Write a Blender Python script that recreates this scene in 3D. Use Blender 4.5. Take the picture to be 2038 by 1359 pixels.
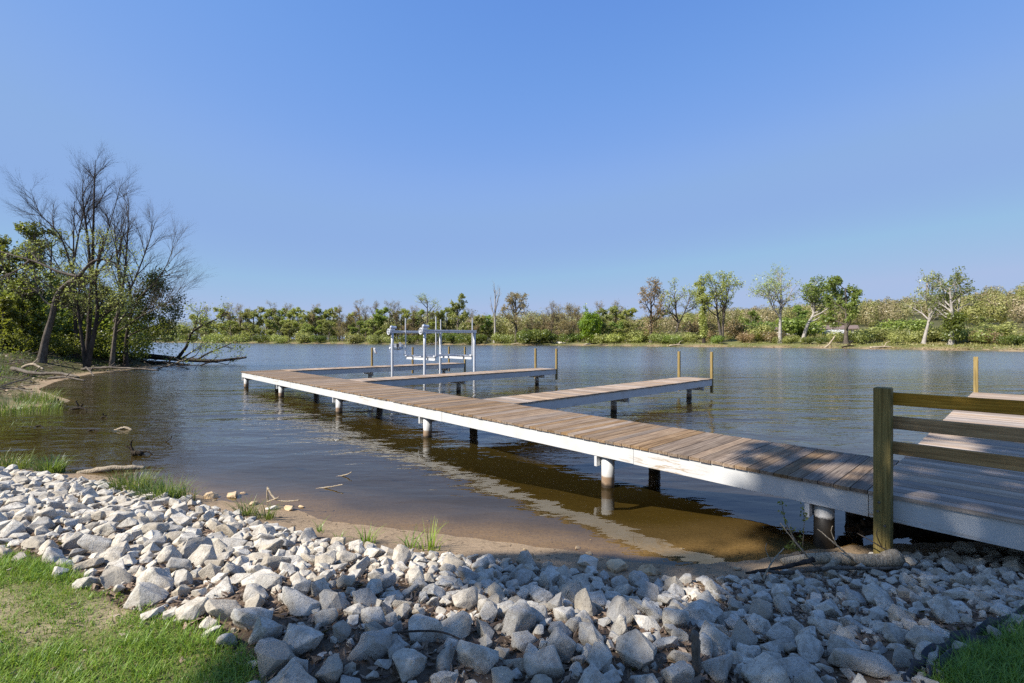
import bpy, bmesh, math, random
import numpy as np
from mathutils import Vector, Matrix
R = math.radians
for o in list(bpy.data.objects): bpy.data.objects.remove(o)
S = bpy.context.scene
COL = S.collection

# ------------------------------------------------------------------ camera, sky, sun, exposure
F, CX, YH, CZ = 954.5, 1019.0, 673.4, 2.30      # focal length in photo pixels, centre, horizon row, eye height over the water
cam = bpy.data.cameras.new('camera'); cam_o = bpy.data.objects.new('camera', cam); COL.objects.link(cam_o)
cam.sensor_width = 36; cam.lens = F / 2038 * 36; cam.shift_y = -(679.5 - YH) / 2038
cam.clip_start = 0.05; cam.clip_end = 8000
cam_o.location = (0, 0, CZ); cam_o.rotation_euler = (R(90), 0, 0)
S.camera = cam_o
SUN_EL = R(44); SUN_H = Vector((-.90, -.44)).normalized()
SUN = Vector((SUN_H.x * math.cos(SUN_EL), SUN_H.y * math.cos(SUN_EL), math.sin(SUN_EL)))
w = bpy.data.worlds.new('World'); S.world = w; w.use_nodes = True
wn = w.node_tree; wn.nodes.clear()
sky = wn.nodes.new('ShaderNodeTexSky'); sky.sky_type = 'NISHITA'; sky.sun_disc = False
sky.sun_elevation = SUN_EL; sky.sun_rotation = math.atan2(SUN_H.x, SUN_H.y)
sky.air_density = 1.0; sky.dust_density = 0.05; sky.ozone_density = 3.0; sky.altitude = 100
bg = wn.nodes.new('ShaderNodeBackground'); bg.inputs[1].default_value = 0.15
wo = wn.nodes.new('ShaderNodeOutputWorld')
# grade the clear-sky model to this afternoon's flatter, bluer sky
def vmul(sock, k):
    n_ = wn.nodes.new('ShaderNodeVectorMath'); n_.operation = 'SCALE'; n_.inputs['Scale'].default_value = k; wn.links.new(sock, n_.inputs[0]); return n_.outputs[0]
cv = wn.nodes.new('ShaderNodeRGBCurve'); KS = .15 * 1.366
for ch, pts in enumerate(([(0, 0), (.148, .105), (.197, .145), (.25, .185), (.318, .232), (.465, .254), (1, .365)], [(0, 0), (.264, .243), (.345, .305), (.43, .345), (.548, .388), (.754, .402), (1, .472)], [(0, 0), (.3, .43), (.514, .64), (.642, .70), (.777, .728), (.92, .725), (1, .70)])):
    c_ = cv.mapping.curves[ch]
    for q in pts[1:-1]: c_.points.new(*q)
    c_.points[0].location = pts[0]; c_.points[len(c_.points) - 1].location = pts[-1]
cv.mapping.extend = 'HORIZONTAL'; cv.mapping.update()
wn.links.new(vmul(sky.outputs[0], KS), cv.inputs['Color']); wn.links.new(vmul(cv.outputs[0], .87 / KS), bg.inputs[0]); wn.links.new(bg.outputs[0], wo.inputs[0])
sl = bpy.data.lights.new('sun', 'SUN'); sl.energy = 5.0; sl.angle = R(0.53); sl.color = (1.0, .955, .885)
so = bpy.data.objects.new('sun', sl); COL.objects.link(so); so.location = (-20, -10, 30)
so.rotation_euler = SUN.to_track_quat('Z', 'Y').to_euler()
S.view_settings.view_transform = 'Standard'; S.view_settings.look = 'None'; S.view_settings.gamma = 1
S.view_settings.exposure = 0.80
S.cycles.use_denoising = False; S.cycles.denoiser = 'OPENIMAGEDENOISE'; S.cycles.denoising_input_passes = 'RGB_ALBEDO_NORMAL'; S.cycles.denoising_prefilter = 'ACCURATE'
S.cycles.max_bounces = 8; S.cycles.transparent_max_bounces = 16
S.cycles.diffuse_bounces = 4; S.cycles.glossy_bounces = 3; S.cycles.sample_clamp_indirect = 6
S.cycles.caustics_reflective = False; S.cycles.caustics_refractive = False

# ------------------------------------------------------------------ helpers
def gnd(x, y, z=0.0):                            # point of the level z seen at a photo pixel (used once, to survey the place)
    Z = (CZ - z) * F / (y - YH); return ((x - CX) / F * Z, Z)
def at(x, y, Z): return ((x - CX) / F * Z, Z, CZ - (y - YH) / F * Z)
def tag(o, label=None, cat=None, group=None, kind=None):
    if label: o['label'] = label
    if cat: o['category'] = cat
    if group: o['group'] = group
    if kind: o['kind'] = kind
    return o
def thing(name, label, cat, loc=(0, 0, 0), rz=0.0, group=None):
    o = bpy.data.objects.new(name, None); COL.objects.link(o); o.empty_display_size = .2
    o.location = loc; o.rotation_euler = (0, 0, rz)
    return tag(o, label, cat, group)
def dup(o, parent=None):
    c = o.copy(); COL.objects.link(c)
    if parent: c.parent = parent
    for ch in list(o.children): dup(ch, c)
    return c
class MB:
    """collects vertices and faces (numpy) of ONE mesh"""
    def __init__(s): s.V = []; s.Fq = []; s.Ft = []; s.rq = []; s.rt = []; s.n = 0; s.rng = np.random.default_rng(7)
    def add(s, V, Q=None, T=None, rnd=None):
        V = np.asarray(V, float).reshape(-1, 3); s.V.append(V)
        if Q is not None and len(Q):
            Q = np.asarray(Q, int); s.Fq.append(Q + s.n)
            s.rq.append(np.full(len(Q), s.rng.random()) if rnd is None else np.broadcast_to(np.asarray(rnd, float), (len(Q),)))
        if T is not None and len(T):
            T = np.asarray(T, int); s.Ft.append(T + s.n)
            s.rt.append(np.full(len(T), s.rng.random()) if rnd is None else np.broadcast_to(np.asarray(rnd, float), (len(T),)))
        s.n += len(V); return s
    def box(s, x0, x1, y0, y1, z0, z1, rnd=None, M=None):
        V = np.array([(x, y, z) for z in (z0, z1) for y in (y0, y1) for x in (x0, x1)], float)
        if M is not None: V = V @ np.array(M.to_3x3()).T + np.array(M.translation)
        return s.add(V, [(0, 2, 3, 1), (4, 5, 7, 6), (0, 1, 5, 4), (2, 6, 7, 3), (0, 4, 6, 2), (1, 3, 7, 5)], rnd=rnd)
    def build(s, name, mat, parent=None, smooth=False, bevel=0, loc=None):
        V = np.concatenate(s.V) if s.V else np.zeros((0, 3))
        q = np.concatenate(s.Fq) if s.Fq else np.zeros((0, 4), int); t = np.concatenate(s.Ft) if s.Ft else np.zeros((0, 3), int)
        me = bpy.data.meshes.new(name)
        me.vertices.add(len(V)); me.vertices.foreach_set('co', V.astype(np.float32).ravel())
        li = np.concatenate([q.ravel(), t.ravel()]).astype(np.int32)
        me.loops.add(len(li)); me.loops.foreach_set('vertex_index', li)
        st = np.concatenate([np.arange(len(q)) * 4, len(q) * 4 + np.arange(len(t)) * 3]).astype(np.int32)
        me.polygons.add(len(st)); me.polygons.foreach_set('loop_start', st)
        me.polygons.foreach_set('use_smooth', np.full(len(st), smooth))
        a = me.attributes.new('rnd', 'FLOAT', 'FACE')
        r = np.concatenate([np.concatenate(s.rq) if s.rq else np.zeros(0), np.concatenate(s.rt) if s.rt else np.zeros(0)])
        a.data.foreach_set('value', r.astype(np.float32))
        me.update(calc_edges=True); me.validate()
        if mat: me.materials.append(mat)
        o = bpy.data.objects.new(name, me); COL.objects.link(o)
        if parent: o.parent = parent
        if loc is not None: o.location = loc
        if bevel:
            b = o.modifiers.new('bevel', 'BEVEL'); b.width = bevel; b.segments = 2; b.limit_method = 'ANGLE'
        return o
def tubes(mb, P, Rd, k=6, rnd=None, cap=False):
    """P [B,n,3], Rd [B,n]: B tapered tubes of k sides"""
    P = np.asarray(P, float); Rd = np.asarray(Rd, float)
    if P.ndim == 2: P = P[None]; Rd = Rd[None]
    B, n = P.shape[:2]
    T = np.gradient(P, axis=1); T /= np.linalg.norm(T, axis=2, keepdims=True) + 1e-9
    ref = np.where(np.abs(T[:, :1, 2:3]) > .8, np.array([1., 0, 0]), np.array([0, 0, 1.])); ref = np.broadcast_to(ref, T.shape)
    A = np.cross(T, ref); A /= np.linalg.norm(A, axis=2, keepdims=True) + 1e-9
    Bv = np.cross(T, A)
    an = np.arange(k) * 2 * math.pi / k
    ring = P[:, :, None] + Rd[:, :, None, None] * (np.cos(an)[:, None] * A[:, :, None] + np.sin(an)[:, None] * Bv[:, :, None])
    idx = np.arange(B * n * k).reshape(B, n, k)
    q = np.stack([idx[:, :-1], np.roll(idx, -1, 2)[:, :-1], np.roll(idx, -1, 2)[:, 1:], idx[:, 1:]], -1).reshape(-1, 4)
    V = ring.reshape(-1, 3)
    if cap:
        m = len(V); c0 = P[:, 0]; c1 = P[:, -1]; V = np.concatenate([V, c0, c1])
        i0 = np.arange(B)[:, None]
        t0 = np.stack([np.broadcast_to(m + i0, (B, k)), np.roll(idx, -1, 2)[:, 0], idx[:, 0]], -1).reshape(-1, 3)
        t1 = np.stack([np.broadcast_to(m + B + i0, (B, k)), idx[:, -1], np.roll(idx, -1, 2)[:, -1]], -1).reshape(-1, 3)
        mb.add(V, q, np.concatenate([t0, t1]), rnd)
    else: mb.add(V, q, None, rnd)
    return mb
def smooth_path(pts, n):
    pts = np.asarray(pts, float); t = np.linspace(0, len(pts) - 1, n); i = np.clip(t.astype(int), 0, len(pts) - 2); f = (t - i)[:, None]
    p0 = pts[np.clip(i - 1, 0, None)]; p1 = pts[i]; p2 = pts[i + 1]; p3 = pts[np.clip(i + 2, None, len(pts) - 1)]
    return .5 * ((2 * p1) + (-p0 + p2) * f + (2 * p0 - 5 * p1 + 4 * p2 - p3) * f ** 2 + (-p0 + 3 * p1 - 3 * p2 + p3) * f ** 3)
def vnoise(x, y, seed=0):
    x = np.asarray(x, float); y = np.asarray(y, float)
    def h(i, j): 
        v = np.sin(i * 127.1 + j * 311.7 + seed * 74.7) * 43758.5453; return v - np.floor(v)
    i = np.floor(x); j = np.floor(y); fx = x - i; fy = y - j; fx = fx * fx * (3 - 2 * fx); fy = fy * fy * (3 - 2 * fy)
    return (h(i, j) * (1 - fx) + h(i + 1, j) * fx) * (1 - fy) + (h(i, j + 1) * (1 - fx) + h(i + 1, j + 1) * fx) * fy
def fbm(x, y, seed=0, o=3): 
    s = 0; a = .5
    for k in range(o): s = s + a * vnoise(x * 2 ** k, y * 2 ** k, seed + k); a *= .5
    return s / (1 - .5 ** o)
def inside(poly, x, y):
    x = np.asarray(x); y = np.asarray(y); c = np.zeros(x.shape, bool); n = len(poly)
    for i in range(n):
        x0, y0 = poly[i]; x1, y1 = poly[(i + 1) % n]
        if y0 == y1: continue
        c ^= ((y0 > y) != (y1 > y)) & (x < (x1 - x0) * (y - y0) / (y1 - y0) + x0)
    return c
def pdist(poly, x, y, closed=True):
    d = np.full(np.shape(x), 1e9); n = len(poly)
    for i in range(n if closed else n - 1):
        x0, y0 = poly[i]; x1, y1 = poly[(i + 1) % n]; dx, dy = x1 - x0, y1 - y0
        t = np.clip(((x - x0) * dx + (y - y0) * dy) / (dx * dx + dy * dy + 1e-12), 0, 1)
        d = np.minimum(d, np.hypot(x - x0 - t * dx, y - y0 - t * dy))
    return d
sstep = lambda a, b, x: (lambda t: t * t * (3 - 2 * t))(np.clip((x - a) / (b - a), 0, 1))

# ------------------------------------------------------------------ materials
class Mat:
    def __init__(s, name):
        s.m = bpy.data.materials.new(name); s.m.use_nodes = True; s.t = s.m.node_tree; s.t.nodes.clear()
        s.out = s.n('OutputMaterial')
    def n(s, typ, **kw):
        nd = s.t.nodes.new('ShaderNode' + typ)
        for k, v in kw.items():
            if k.startswith('i_'):
                key = k[2:]; key = int(key) if key.isdigit() else key.replace('_', ' ')
                s.set(nd.inputs[key], v)
            else: setattr(nd, k, v)
        return nd
    def set(s, sock, v):
        if hasattr(v, 'is_output'): s.t.links.new(v, sock)
        elif hasattr(v, 'outputs'): s.t.links.new(v.outputs[0], sock)
        else:
            if isinstance(v, (tuple, list)) and len(v) == 3 and sock.type == 'RGBA': v = (*v, 1)
            sock.default_value = v
    def math(s, op, a, b=0.0, c=None):
        nd = s.n('Math', operation=op); s.set(nd.inputs[0], a); s.set(nd.inputs[1], b)
        if c is not None: s.set(nd.inputs[2], c)
        return nd.outputs[0]
    def ramp(s, f, *stops):
        nd = s.n('ValToRGB'); s.set(nd.inputs[0], f); e = nd.color_ramp.elements
        while len(e) < len(stops): e.new(.5)
        for k, (p, c) in enumerate(stops):
            e[k].position = p; e[k].color = (*c, 1) if isinstance(c, (tuple, list)) else (c, c, c, 1)
        return nd.outputs[0]
    def noise(s, vec=None, scale=5., detail=3., rough=.55, dist=0.):
        nd = s.n('TexNoise'); nd.inputs['Scale'].default_value = scale; nd.inputs['Detail'].default_value = detail
        nd.inputs['Roughness'].default_value = rough; nd.inputs['Distortion'].default_value = dist
        if vec is not None: s.set(nd.inputs['Vector'], vec)
        return nd.outputs['Fac']
    def mapping(s, vec, scale=(1, 1, 1), rot=(0, 0, 0), loc=(0, 0, 0)):
        nd = s.n('Mapping'); s.set(nd.inputs[0], vec); nd.inputs['Scale'].default_value = scale; nd.inputs['Rotation'].default_value = rot
        s.set(nd.inputs['Location'], loc); return nd.outputs[0]
    def mix(s, f, a, b, mode='MIX'):
        nd = s.n('Mix', data_type='RGBA', blend_type=mode); s.set(nd.inputs[0], f); s.set(nd.inputs[6], a); s.set(nd.inputs[7], b); return nd.outputs[2]
    def attr(s, name, out='Fac'): return s.n('Attribute', attribute_name=name).outputs[out]
    def bump(s, h, strength=.5, dist=.01, normal=None):
        nd = s.n('Bump'); nd.inputs['Strength'].default_value = strength; nd.inputs['Distance'].default_value = dist; s.set(nd.inputs['Height'], h)
        if normal is not None: s.set(nd.inputs['Normal'], normal)
        return nd.outputs[0]
    def pbr(s, color, rough=.7, normal=None, metal=0., spec=.4):
        nd = s.n('BsdfPrincipled'); s.set(nd.inputs['Base Color'], color); s.set(nd.inputs['Roughness'], rough); nd.inputs['Metallic'].default_value = metal
        nd.inputs['Specular IOR Level'].default_value = spec
        if normal is not None: s.set(nd.inputs['Normal'], normal)
        s.t.links.new(nd.outputs[0], s.out.inputs[0]); return nd
    @property
    def obj(s): return s.n('TexCoord').outputs['Object']
    @property
    def pos(s): return s.n('NewGeometry').outputs['Position']
    def sep(s, v): 
        nd = s.n('SeparateXYZ'); s.set(nd.inputs[0], v); return nd.outputs

def m_wood(name, along, dark, mid, light, grain=1.0, rough=.8, knots=False):
    """along: 0 grain runs along local x, 1 along y, 2 along z"""
    m = Mat(name); v = m.obj; r = m.attr('rnd')
    sc = [14., 14., 14.]; sc[along] = .55
    off = m.n('CombineXYZ'); 
    for k in range(3): m.set(off.inputs[k], m.math('MULTIPLY', r, 37.0 + 13 * k))
    g = m.mapping(v, scale=tuple(sc), loc=off)
    n1 = m.noise(g, 3.0 * grain, 5, .65, .6); 
    sc2 = [60., 60., 60.]; sc2[along] = 1.6
    n2 = m.noise(m.mapping(v, scale=tuple(sc2), loc=off), 2.0, 3, .6)
    n3 = m.noise(m.mapping(v, scale=(1.3, 1.3, 1.3), loc=off), 1.5, 3)
    c = m.ramp(n1, (.28, dark), (.5, mid), (.72, light))
    c = m.mix(m.math('MULTIPLY', m.ramp(n2, (.35, 1.), (.6, 0.)), .45), c, dark)
    tone = m.math('ADD', m.math('MULTIPLY', r, .55), .72)
    tone = m.math('MULTIPLY', tone, m.math('ADD', m.math('MULTIPLY', n3, .6), .7))
    hs = m.n('HueSaturation'); m.set(hs.inputs['Color'], c); m.set(hs.inputs['Value'], tone)
    m.set(hs.inputs['Saturation'], m.math('ADD', .75, m.math('MULTIPLY', m.math('FRACT', m.math('MULTIPLY', r, 7.3)), .5)))
    c = hs.outputs[0]
    if knots:
        vo = m.n('TexVoronoi', feature='F1'); s3 = [5., 5., 5.]; s3[along] = 2.2
        m.set(vo.inputs['Vector'], m.mapping(v, scale=tuple(s3), loc=off)); vo.inputs['Scale'].default_value = 1.6
        kn = m.ramp(vo.outputs['Distance'], (.06, 1.), (.13, 0.)); c = m.mix(m.math('MULTIPLY', kn, .8), c, tuple(x * .3 for x in dark))
    b = m.bump(m.math('ADD', n1, m.math('MULTIPLY', n2, .6)), .7, .004)
    m.pbr(c, rough, b, spec=.25); return m.m

def m_white(name, stain_z=None, peel=0.0, rust_c=((.22, .12, .06), (.30, .24, .17))):
    m = Mat(name); p = m.pos; n = m.noise(p, 3, 4); n2 = m.noise(p, 22, 4)
    c = m.mix(m.ramp(n, (.35, 0.), (.75, 1.)), (.56, .555, .535), (.48, .47, .445))
    c = m.mix(m.math('MULTIPLY', m.ramp(n2, (.55, 0.), (.75, 1.)), .18), c, (.45, .42, .36))
    if peel:
        s = m.noise(m.mapping(m.obj, scale=(9, 1.1, 13)), 2.2, 5, .7)
        big = m.noise(m.mapping(m.obj, scale=(1, .35, 1)), 1.4, 1)
        k = m.math('MULTIPLY', m.ramp(s, (.52, 0.), (.58, 1.)), m.ramp(big, (.60, 0.), (.68, 1.)))
        c = m.mix(m.math('MULTIPLY', k, peel), c, (.33, .24, .15))
    if stain_z is not None:
        z = m.sep(p)[2]; e = m.math('ADD', z, m.math('MULTIPLY', m.math('SUBTRACT', m.noise(m.mapping(p, scale=(1, 1, .5)), 9, 4), .5), .10))
        rust = m.mix(m.noise(m.mapping(p, scale=(1, 1, 2.5)), 6, 4), *rust_c)
        k = m.ramp(e, (stain_z - .012, 1.), (stain_z + .012, 0.)); c = m.mix(k, c, rust)
        k2 = m.ramp(e, (.02, 1.), (.07, 0.)); c = m.mix(k2, c, (.035, .025, .015))
        k3 = m.math('MULTIPLY', m.ramp(e, (stain_z + .01, .22), (stain_z + .12, 0.)), m.math('SUBTRACT', 1., k)); c = m.mix(k3, c, (.45, .33, .2))
    m.pbr(c, .5, m.bump(n2, .15, .004), spec=.35); return m.m

def m_leaf(name, cols, trans=.5, var=.5):
    m = Mat(name); r = m.attr('rnd'); oi = m.n('ObjectInfo').outputs['Random']
    c = m.ramp(r, *[(i / (len(cols) - 1), x) for i, x in enumerate(cols)])
    hs = m.n('HueSaturation'); m.set(hs.inputs['Color'], c)
    m.set(hs.inputs['Value'], m.math('ADD', 1 - var * .4, m.math('MULTIPLY', oi, var * .8)))
    m.set(hs.inputs['Hue'], m.math('ADD', .485, m.math('MULTIPLY', m.math('FRACT', m.math('MULTIPLY', oi, 5.7)), .03)))
    c = hs.outputs[0]
    d = m.n('BsdfDiffuse'); m.set(d.inputs[0], c); t = m.n('BsdfTranslucent'); m.set(t.inputs[0], m.mix(.35, c, (.30, .34, .02)))
    g = m.n('BsdfGlossy'); g.inputs[1].default_value = .45; g.inputs[0].default_value = (1, 1, 1, 1)
    mx = m.n('MixShader'); mx.inputs[0].default_value = trans; m.t.links.new(d.outputs[0], mx.inputs[1]); m.t.links.new(t.outputs[0], mx.inputs[2])
    m2 = m.n('MixShader'); m2.inputs[0].default_value = .03; m.t.links.new(mx.outputs[0], m2.inputs[1]); m.t.links.new(g.outputs[0], m2.inputs[2])
    m.t.links.new(m2.outputs[0], m.out.inputs[0]); return m.m

def m_bark(name, dark, light, scale=1.0):
    m = Mat(name); v = m.obj; n = m.noise(m.mapping(v, scale=(6 * scale, 6 * scale, 1.3 * scale)), 3, 5, .65); n2 = m.noise(v, 1.2, 2)
    c = m.mix(m.ramp(n, (.35, 0.), (.65, 1.)), dark, light); c = m.mix(m.math('MULTIPLY', m.ramp(n2, (.5, 0.), (.7, 1.)), .5), c, tuple(x * 1.4 for x in light))
    m.pbr(c, .9, m.bump(n, .8, .03), spec=.15); return m.m

def m_flat(name, col, rough=.6, metal=0., var=.15, scale=6., bump=.1):
    m = Mat(name); n = m.noise(m.obj, scale, 4)
    c = m.mix(n, tuple(x * (1 - var) for x in col), tuple(min(1, x * (1 + var)) for x in col)); m.pbr(c, rough, m.bump(n, bump, .01), metal); return m.m

def m_rock(name, tint=(1, 1, 1), k=1.0):
    m = Mat(name); v = m.obj; oi = m.n('ObjectInfo').outputs['Random']; r = m.attr('rnd')
    rr = m.math('FRACT', m.math('ADD', m.math('MULTIPLY', oi, 3.7), m.math('MULTIPLY', r, 5.1)))
    off = m.n('CombineXYZ'); m.set(off.inputs[0], m.math('MULTIPLY', rr, 50)); m.set(off.inputs[1], m.math('MULTIPLY', rr, 23))
    p = m.mapping(v, loc=off, scale=(k, k, k))
    n1 = m.noise(p, 1.9, 4, .6); n2 = m.noise(p, 7, 7, .72); n3 = m.noise(p, 34, 3, .6)
    base = m.ramp(rr, (0., (.34, .295, .225)), (.12, (.50, .44, .345)), (.35, (.60, .545, .445)), (.5, (.37, .345, .30)), (.62, (.55, .505, .425)), (.85, (.63, .575, .475)), (1., (.44, .36, .25)))
    c = m.mix(m.ramp(n1, (.42, 0.), (.66, .75)), base, (.31, .265, .205))
    c = m.mix(m.ramp(n2, (.33, .85), (.46, 0.)), c, (.22, .185, .14))
    c = m.mix(m.ramp(n2, (.58, 0.), (.72, .7)), c, (.75, .71, .64))
    c = m.mix(1.0, c, tint, 'MULTIPLY')
    h = m.math('ADD', m.math('ADD', m.math('MULTIPLY', n1, .5), n2), m.math('MULTIPLY', n3, .22))
    m.pbr(c, .88, m.bump(h, 1., .009 if k == 1 else .005), spec=.2); return m.m

M = {}
M['deck_main'] = m_wood('weathered_boards_across', 0, (.075, .045, .025), (.235, .16, .098), (.37, .275, .18))
M['deck_finger'] = m_wood('weathered_boards_finger', 1, (.13, .09, .06), (.36, .265, .185), (.50, .395, .295))
M['deck_pier'] = m_wood('weathered_boards_pier', 1, (.16, .12, .09), (.36, .28, .21), (.49, .40, .31))
M['treated'] = m_wood('treated_post_wood', 2, (.12, .085, .03), (.25, .18, .07), (.36, .275, .125), rough=.7, knots=True)
M['rail_post'] = m_wood('railing_post_wood', 2, (.09, .065, .018), (.19, .145, .05), (.29, .225, .085), rough=.7, knots=True)
M['rail'] = m_wood('treated_rail_wood', 1, (.095, .055, .020), (.23, .14, .052), (.34, .22, .09), rough=.7)
M['white_beam'] = m_white('white_painted_timber', peel=.9)
M['white_pile'] = m_white('white_coated_pile', stain_z=.17)
M['dark_pile'] = m_white('stained_shaded_pile', stain_z=.33, rust_c=((.012, .009, .006), (.03, .023, .015)))  # high waterline stain, blackened further to stand in for the shade there
M['alu'] = m_flat('dull_aluminium', (.62, .63, .65), .38, .55, .1, 8, .05)
M['white_post'] = m_flat('dull_white_sleeve', (.52, .53, .545), .45, 0, .14, 5, .05)
M['rock'] = m_rock('limestone')
M['bark'] = m_bark('grey_bark', (.045, .036, .028), (.15, .125, .10))
M['bark_dark'] = m_bark('dark_bark', (.022, .017, .013), (.075, .06, .048))
M['bark_pale'] = m_bark('pale_bark', (.20, .175, .15), (.42, .385, .34))
M['bark_mid'] = m_bark('brown_bark', (.06, .048, .037), (.19, .16, .125))
M['drift'] = m_bark('bleached_driftwood', (.22, .17, .11), (.50, .41, .29), 3)
M['rotten'] = m_bark('wet_dark_wood', (.012, .009, .007), (.06, .045, .03), 2)
M['leaf_young'] = m_leaf('young_yellow_green_leaves', [(0.194, 0.235, 0.061), (0.364, 0.403, 0.101), (0.504, 0.538, 0.161)])
M['leaf_green'] = m_leaf('fresh_green_leaves', [(0.129, 0.209, 0.043), (0.259, 0.352, 0.065), (0.403, 0.475, 0.107)])
M['leaf_bright'] = m_leaf('bright_green_leaves', [(0.109, 0.21, 0.014), (0.203, 0.341, 0.02), (0.319, 0.464, 0.029)])
M['leaf_spring'] = m_leaf('backlit_tone_spring_leaves', [(.085, .10, .018), (.17, .185, .026), (.30, .30, .045)], .6)  # darker copy of the young leaves, backlit look painted into the colour
M['bank_stone'] = m_rock('earthy_stone', (.55, .46, .33))
M['leaf_dark'] = m_leaf('dark_green_leaves', [(0.059, 0.092, 0.02), (0.117, 0.159, 0.026), (0.217, 0.241, 0.041)])
M['leaf_olive'] = m_leaf('olive_grey_leaves', [(0.213, 0.233, 0.071), (0.341, 0.349, 0.106), (0.479, 0.466, 0.15)])
M['leaf_bud'] = m_leaf('brown_buds', [(0.199, 0.135, 0.064), (0.341, 0.243, 0.117), (0.469, 0.351, 0.172)])
M['leaf_rust'] = m_leaf('russet_buds', [(0.145, 0.09, 0.051), (0.246, 0.16, 0.087), (0.319, 0.217, 0.123)])
M['leaf_pale'] = m_leaf('pale_green_buds', [(0.276, 0.344, 0.071), (0.415, 0.494, 0.115), (0.48, 0.552, 0.173)])
M['grass'] = m_leaf('grass_blades', [(.09, .165, .015), (.18, .29, .025), (.33, .42, .07)], .4, .3)
M['reed'] = m_leaf('reed_blades', [(.07, .12, .025), (.13, .19, .04), (.23, .27, .09)], .4, .3)
M['litter'] = m_leaf('dry_leaf_litter', [(.055, .035, .02), (.17, .115, .065), (.38, .28, .18)], .15, .2)
M['small_rock'] = m_rock('limestone_chips', k=11.)
M['tan_rock'] = m_rock('tan_fieldstone', (1.0, .80, .58))

# ------------------------------------------------------------------ terrain
NEAR = [gnd(*p) for p in [(2400, 1075), (2038, 1078), (1850, 1082), (1700, 1087), (1600, 1097), (1500, 1117), (1350, 1127), (1250, 1120), (1150, 1100), (1000, 1080),
        (800, 1055), (640, 1036), (585, 1012), (440, 998), (380, 982), (220, 950), (110, 938), (0, 912)]]
NEAR = [(60., 4.0), (14., 5.2)] + NEAR + [(-14., 11.), (-17.5, 12.5), (-17.2, 14.3), (-16.2, 15.6), (-16.0, 17.5)] + \
       [gnd(*p) for p in [(75, 775), (110, 760), (180, 744), (250, 737), (300, 731)]] + [(-29.5, 43.), (-34., 47.), (-44., 50.), (-75., 72.), (-150., 130.), (-420., 330.)]
LANDN = NEAR + [(-3000., 330.), (-3000., -3000.), (3000., -3000.), (3000., 4.)]
FAR = [(-900., 620.), (-420., 420.)] + [gnd(*p) for p in [(300, 681), (400, 682), (500, 683), (600, 683.8), (700, 684.6), (800, 685.2), (900, 686), (1010, 687), (1090, 687.3), (1150, 687.6),
        (1225, 688.4), (1300, 689.3), (1400, 690.3), (1500, 691.2), (1600, 692.5), (1700, 694), (1800, 695.6), (1900, 697.2), (2038, 699.5)]] + [(140., 72.), (300., 40.), (3000., -200.)]
LANDF = FAR + [(3000., 4000.), (-900., 4000.)]
RIP = [(8.5, 5.3), (5.53, 5.18), (4.66, 5.05), (3.69, 4.82), (2.77, 4.56), (1.97, 4.37), (1.06, 4.37), (.29, 4.56), (-.59, 4.75), (-1.31, 4.82), (-2.0, 5.05), (-2.62, 5.45), (-3.3, 5.83),
       (-4.2, 6.47), (-6.05, 7.2), (-8.66, 8.1), (-11., 9.2), (-12.5, 10.), (-10., 7.2), (-8., 5.75), (-5.5, 4.4), (-3.72, 3.48), (-3.08, 3.2), (-2.51, 2.93), (-2.03, 2.69), (-1.53, 2.48), (-1.21, 2.23),
       (-1.0, 1.6), (-.6, .9), (1.5, .9), (1.75, 1.7), (1.98, 2.27), (2.44, 2.56), (3.0, 2.82), (3.7, 3.25), (6., 4.0), (8.5, 4.6)]
def height(x, y):
    x = np.asarray(x, float); y = np.asarray(y, float)
    inn = inside(LANDN, x, y); inf = inside(LANDF, x, y)
    dn = pdist(NEAR, x, y, False); df = pdist(FAR, x, y, False)
    # near bank
    near = .085 * np.clip(dn / .5, 0, 1) + .64 * sstep(.25, 3.1, dn) + .05 * sstep(3, 6, dn)
    head = .05 * np.clip(dn, 0, 2) + 1.15 * sstep(1.0, 6.5, dn) + .3 * sstep(6, 30, dn)
    k = sstep(12, 19, y) * sstep(-8, -14, x); zn = near * (1 - k) + head * k
    zn = zn + (fbm(x * 1.3, y * 1.3, 3) - .5) * .10 * sstep(.6, 2.5, dn) + (fbm(x * .25, y * .25, 5) - .5) * .5 * k * sstep(2, 8, dn)
    # far bank: a low cut bank, flat scrub, then the wooded hill on the right
    az = np.degrees(np.arctan2(x, np.maximum(y, 1)))
    fz = .15 * np.clip(df / .5, 0, 1) + .75 * sstep(.5, 4, df) + .075 * np.clip(df - 4, 0, 70) * sstep(8, 25, az) + .6 * (fbm(x * .05, y * .05, 9) - .5) * sstep(3, 10, df)
    hill = sstep(55, 190, df) * np.interp(az, [-10, 2, 10, 20, 30, 36, 42, 46.5, 52, 70], [0, 1.5, 3, 5, 6, 7, 9, 13.5, 17, 18]) * (1 + .12 * (fbm(x * .012, y * .012, 21) - .5))
    zf = fz + hill
    dmin = np.minimum(dn, df)
    bed = -(.075 * np.clip(dmin, 0, 1.2) + .21 * np.clip(dmin - 1.2, 0, 4) + .12 * np.clip(dmin - 5, 0, 8)); bed = np.maximum(bed, -2.2)
    bed = bed - .0 * x + (fbm(x * .9, y * .9, 12) - .5) * .05 * np.clip(dmin, 0, 1)
    return np.where(inn, zn, np.where(inf, zf, bed))
def hz(x, y): return float(height(np.array([x]), np.array([y]))[0])

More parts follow.
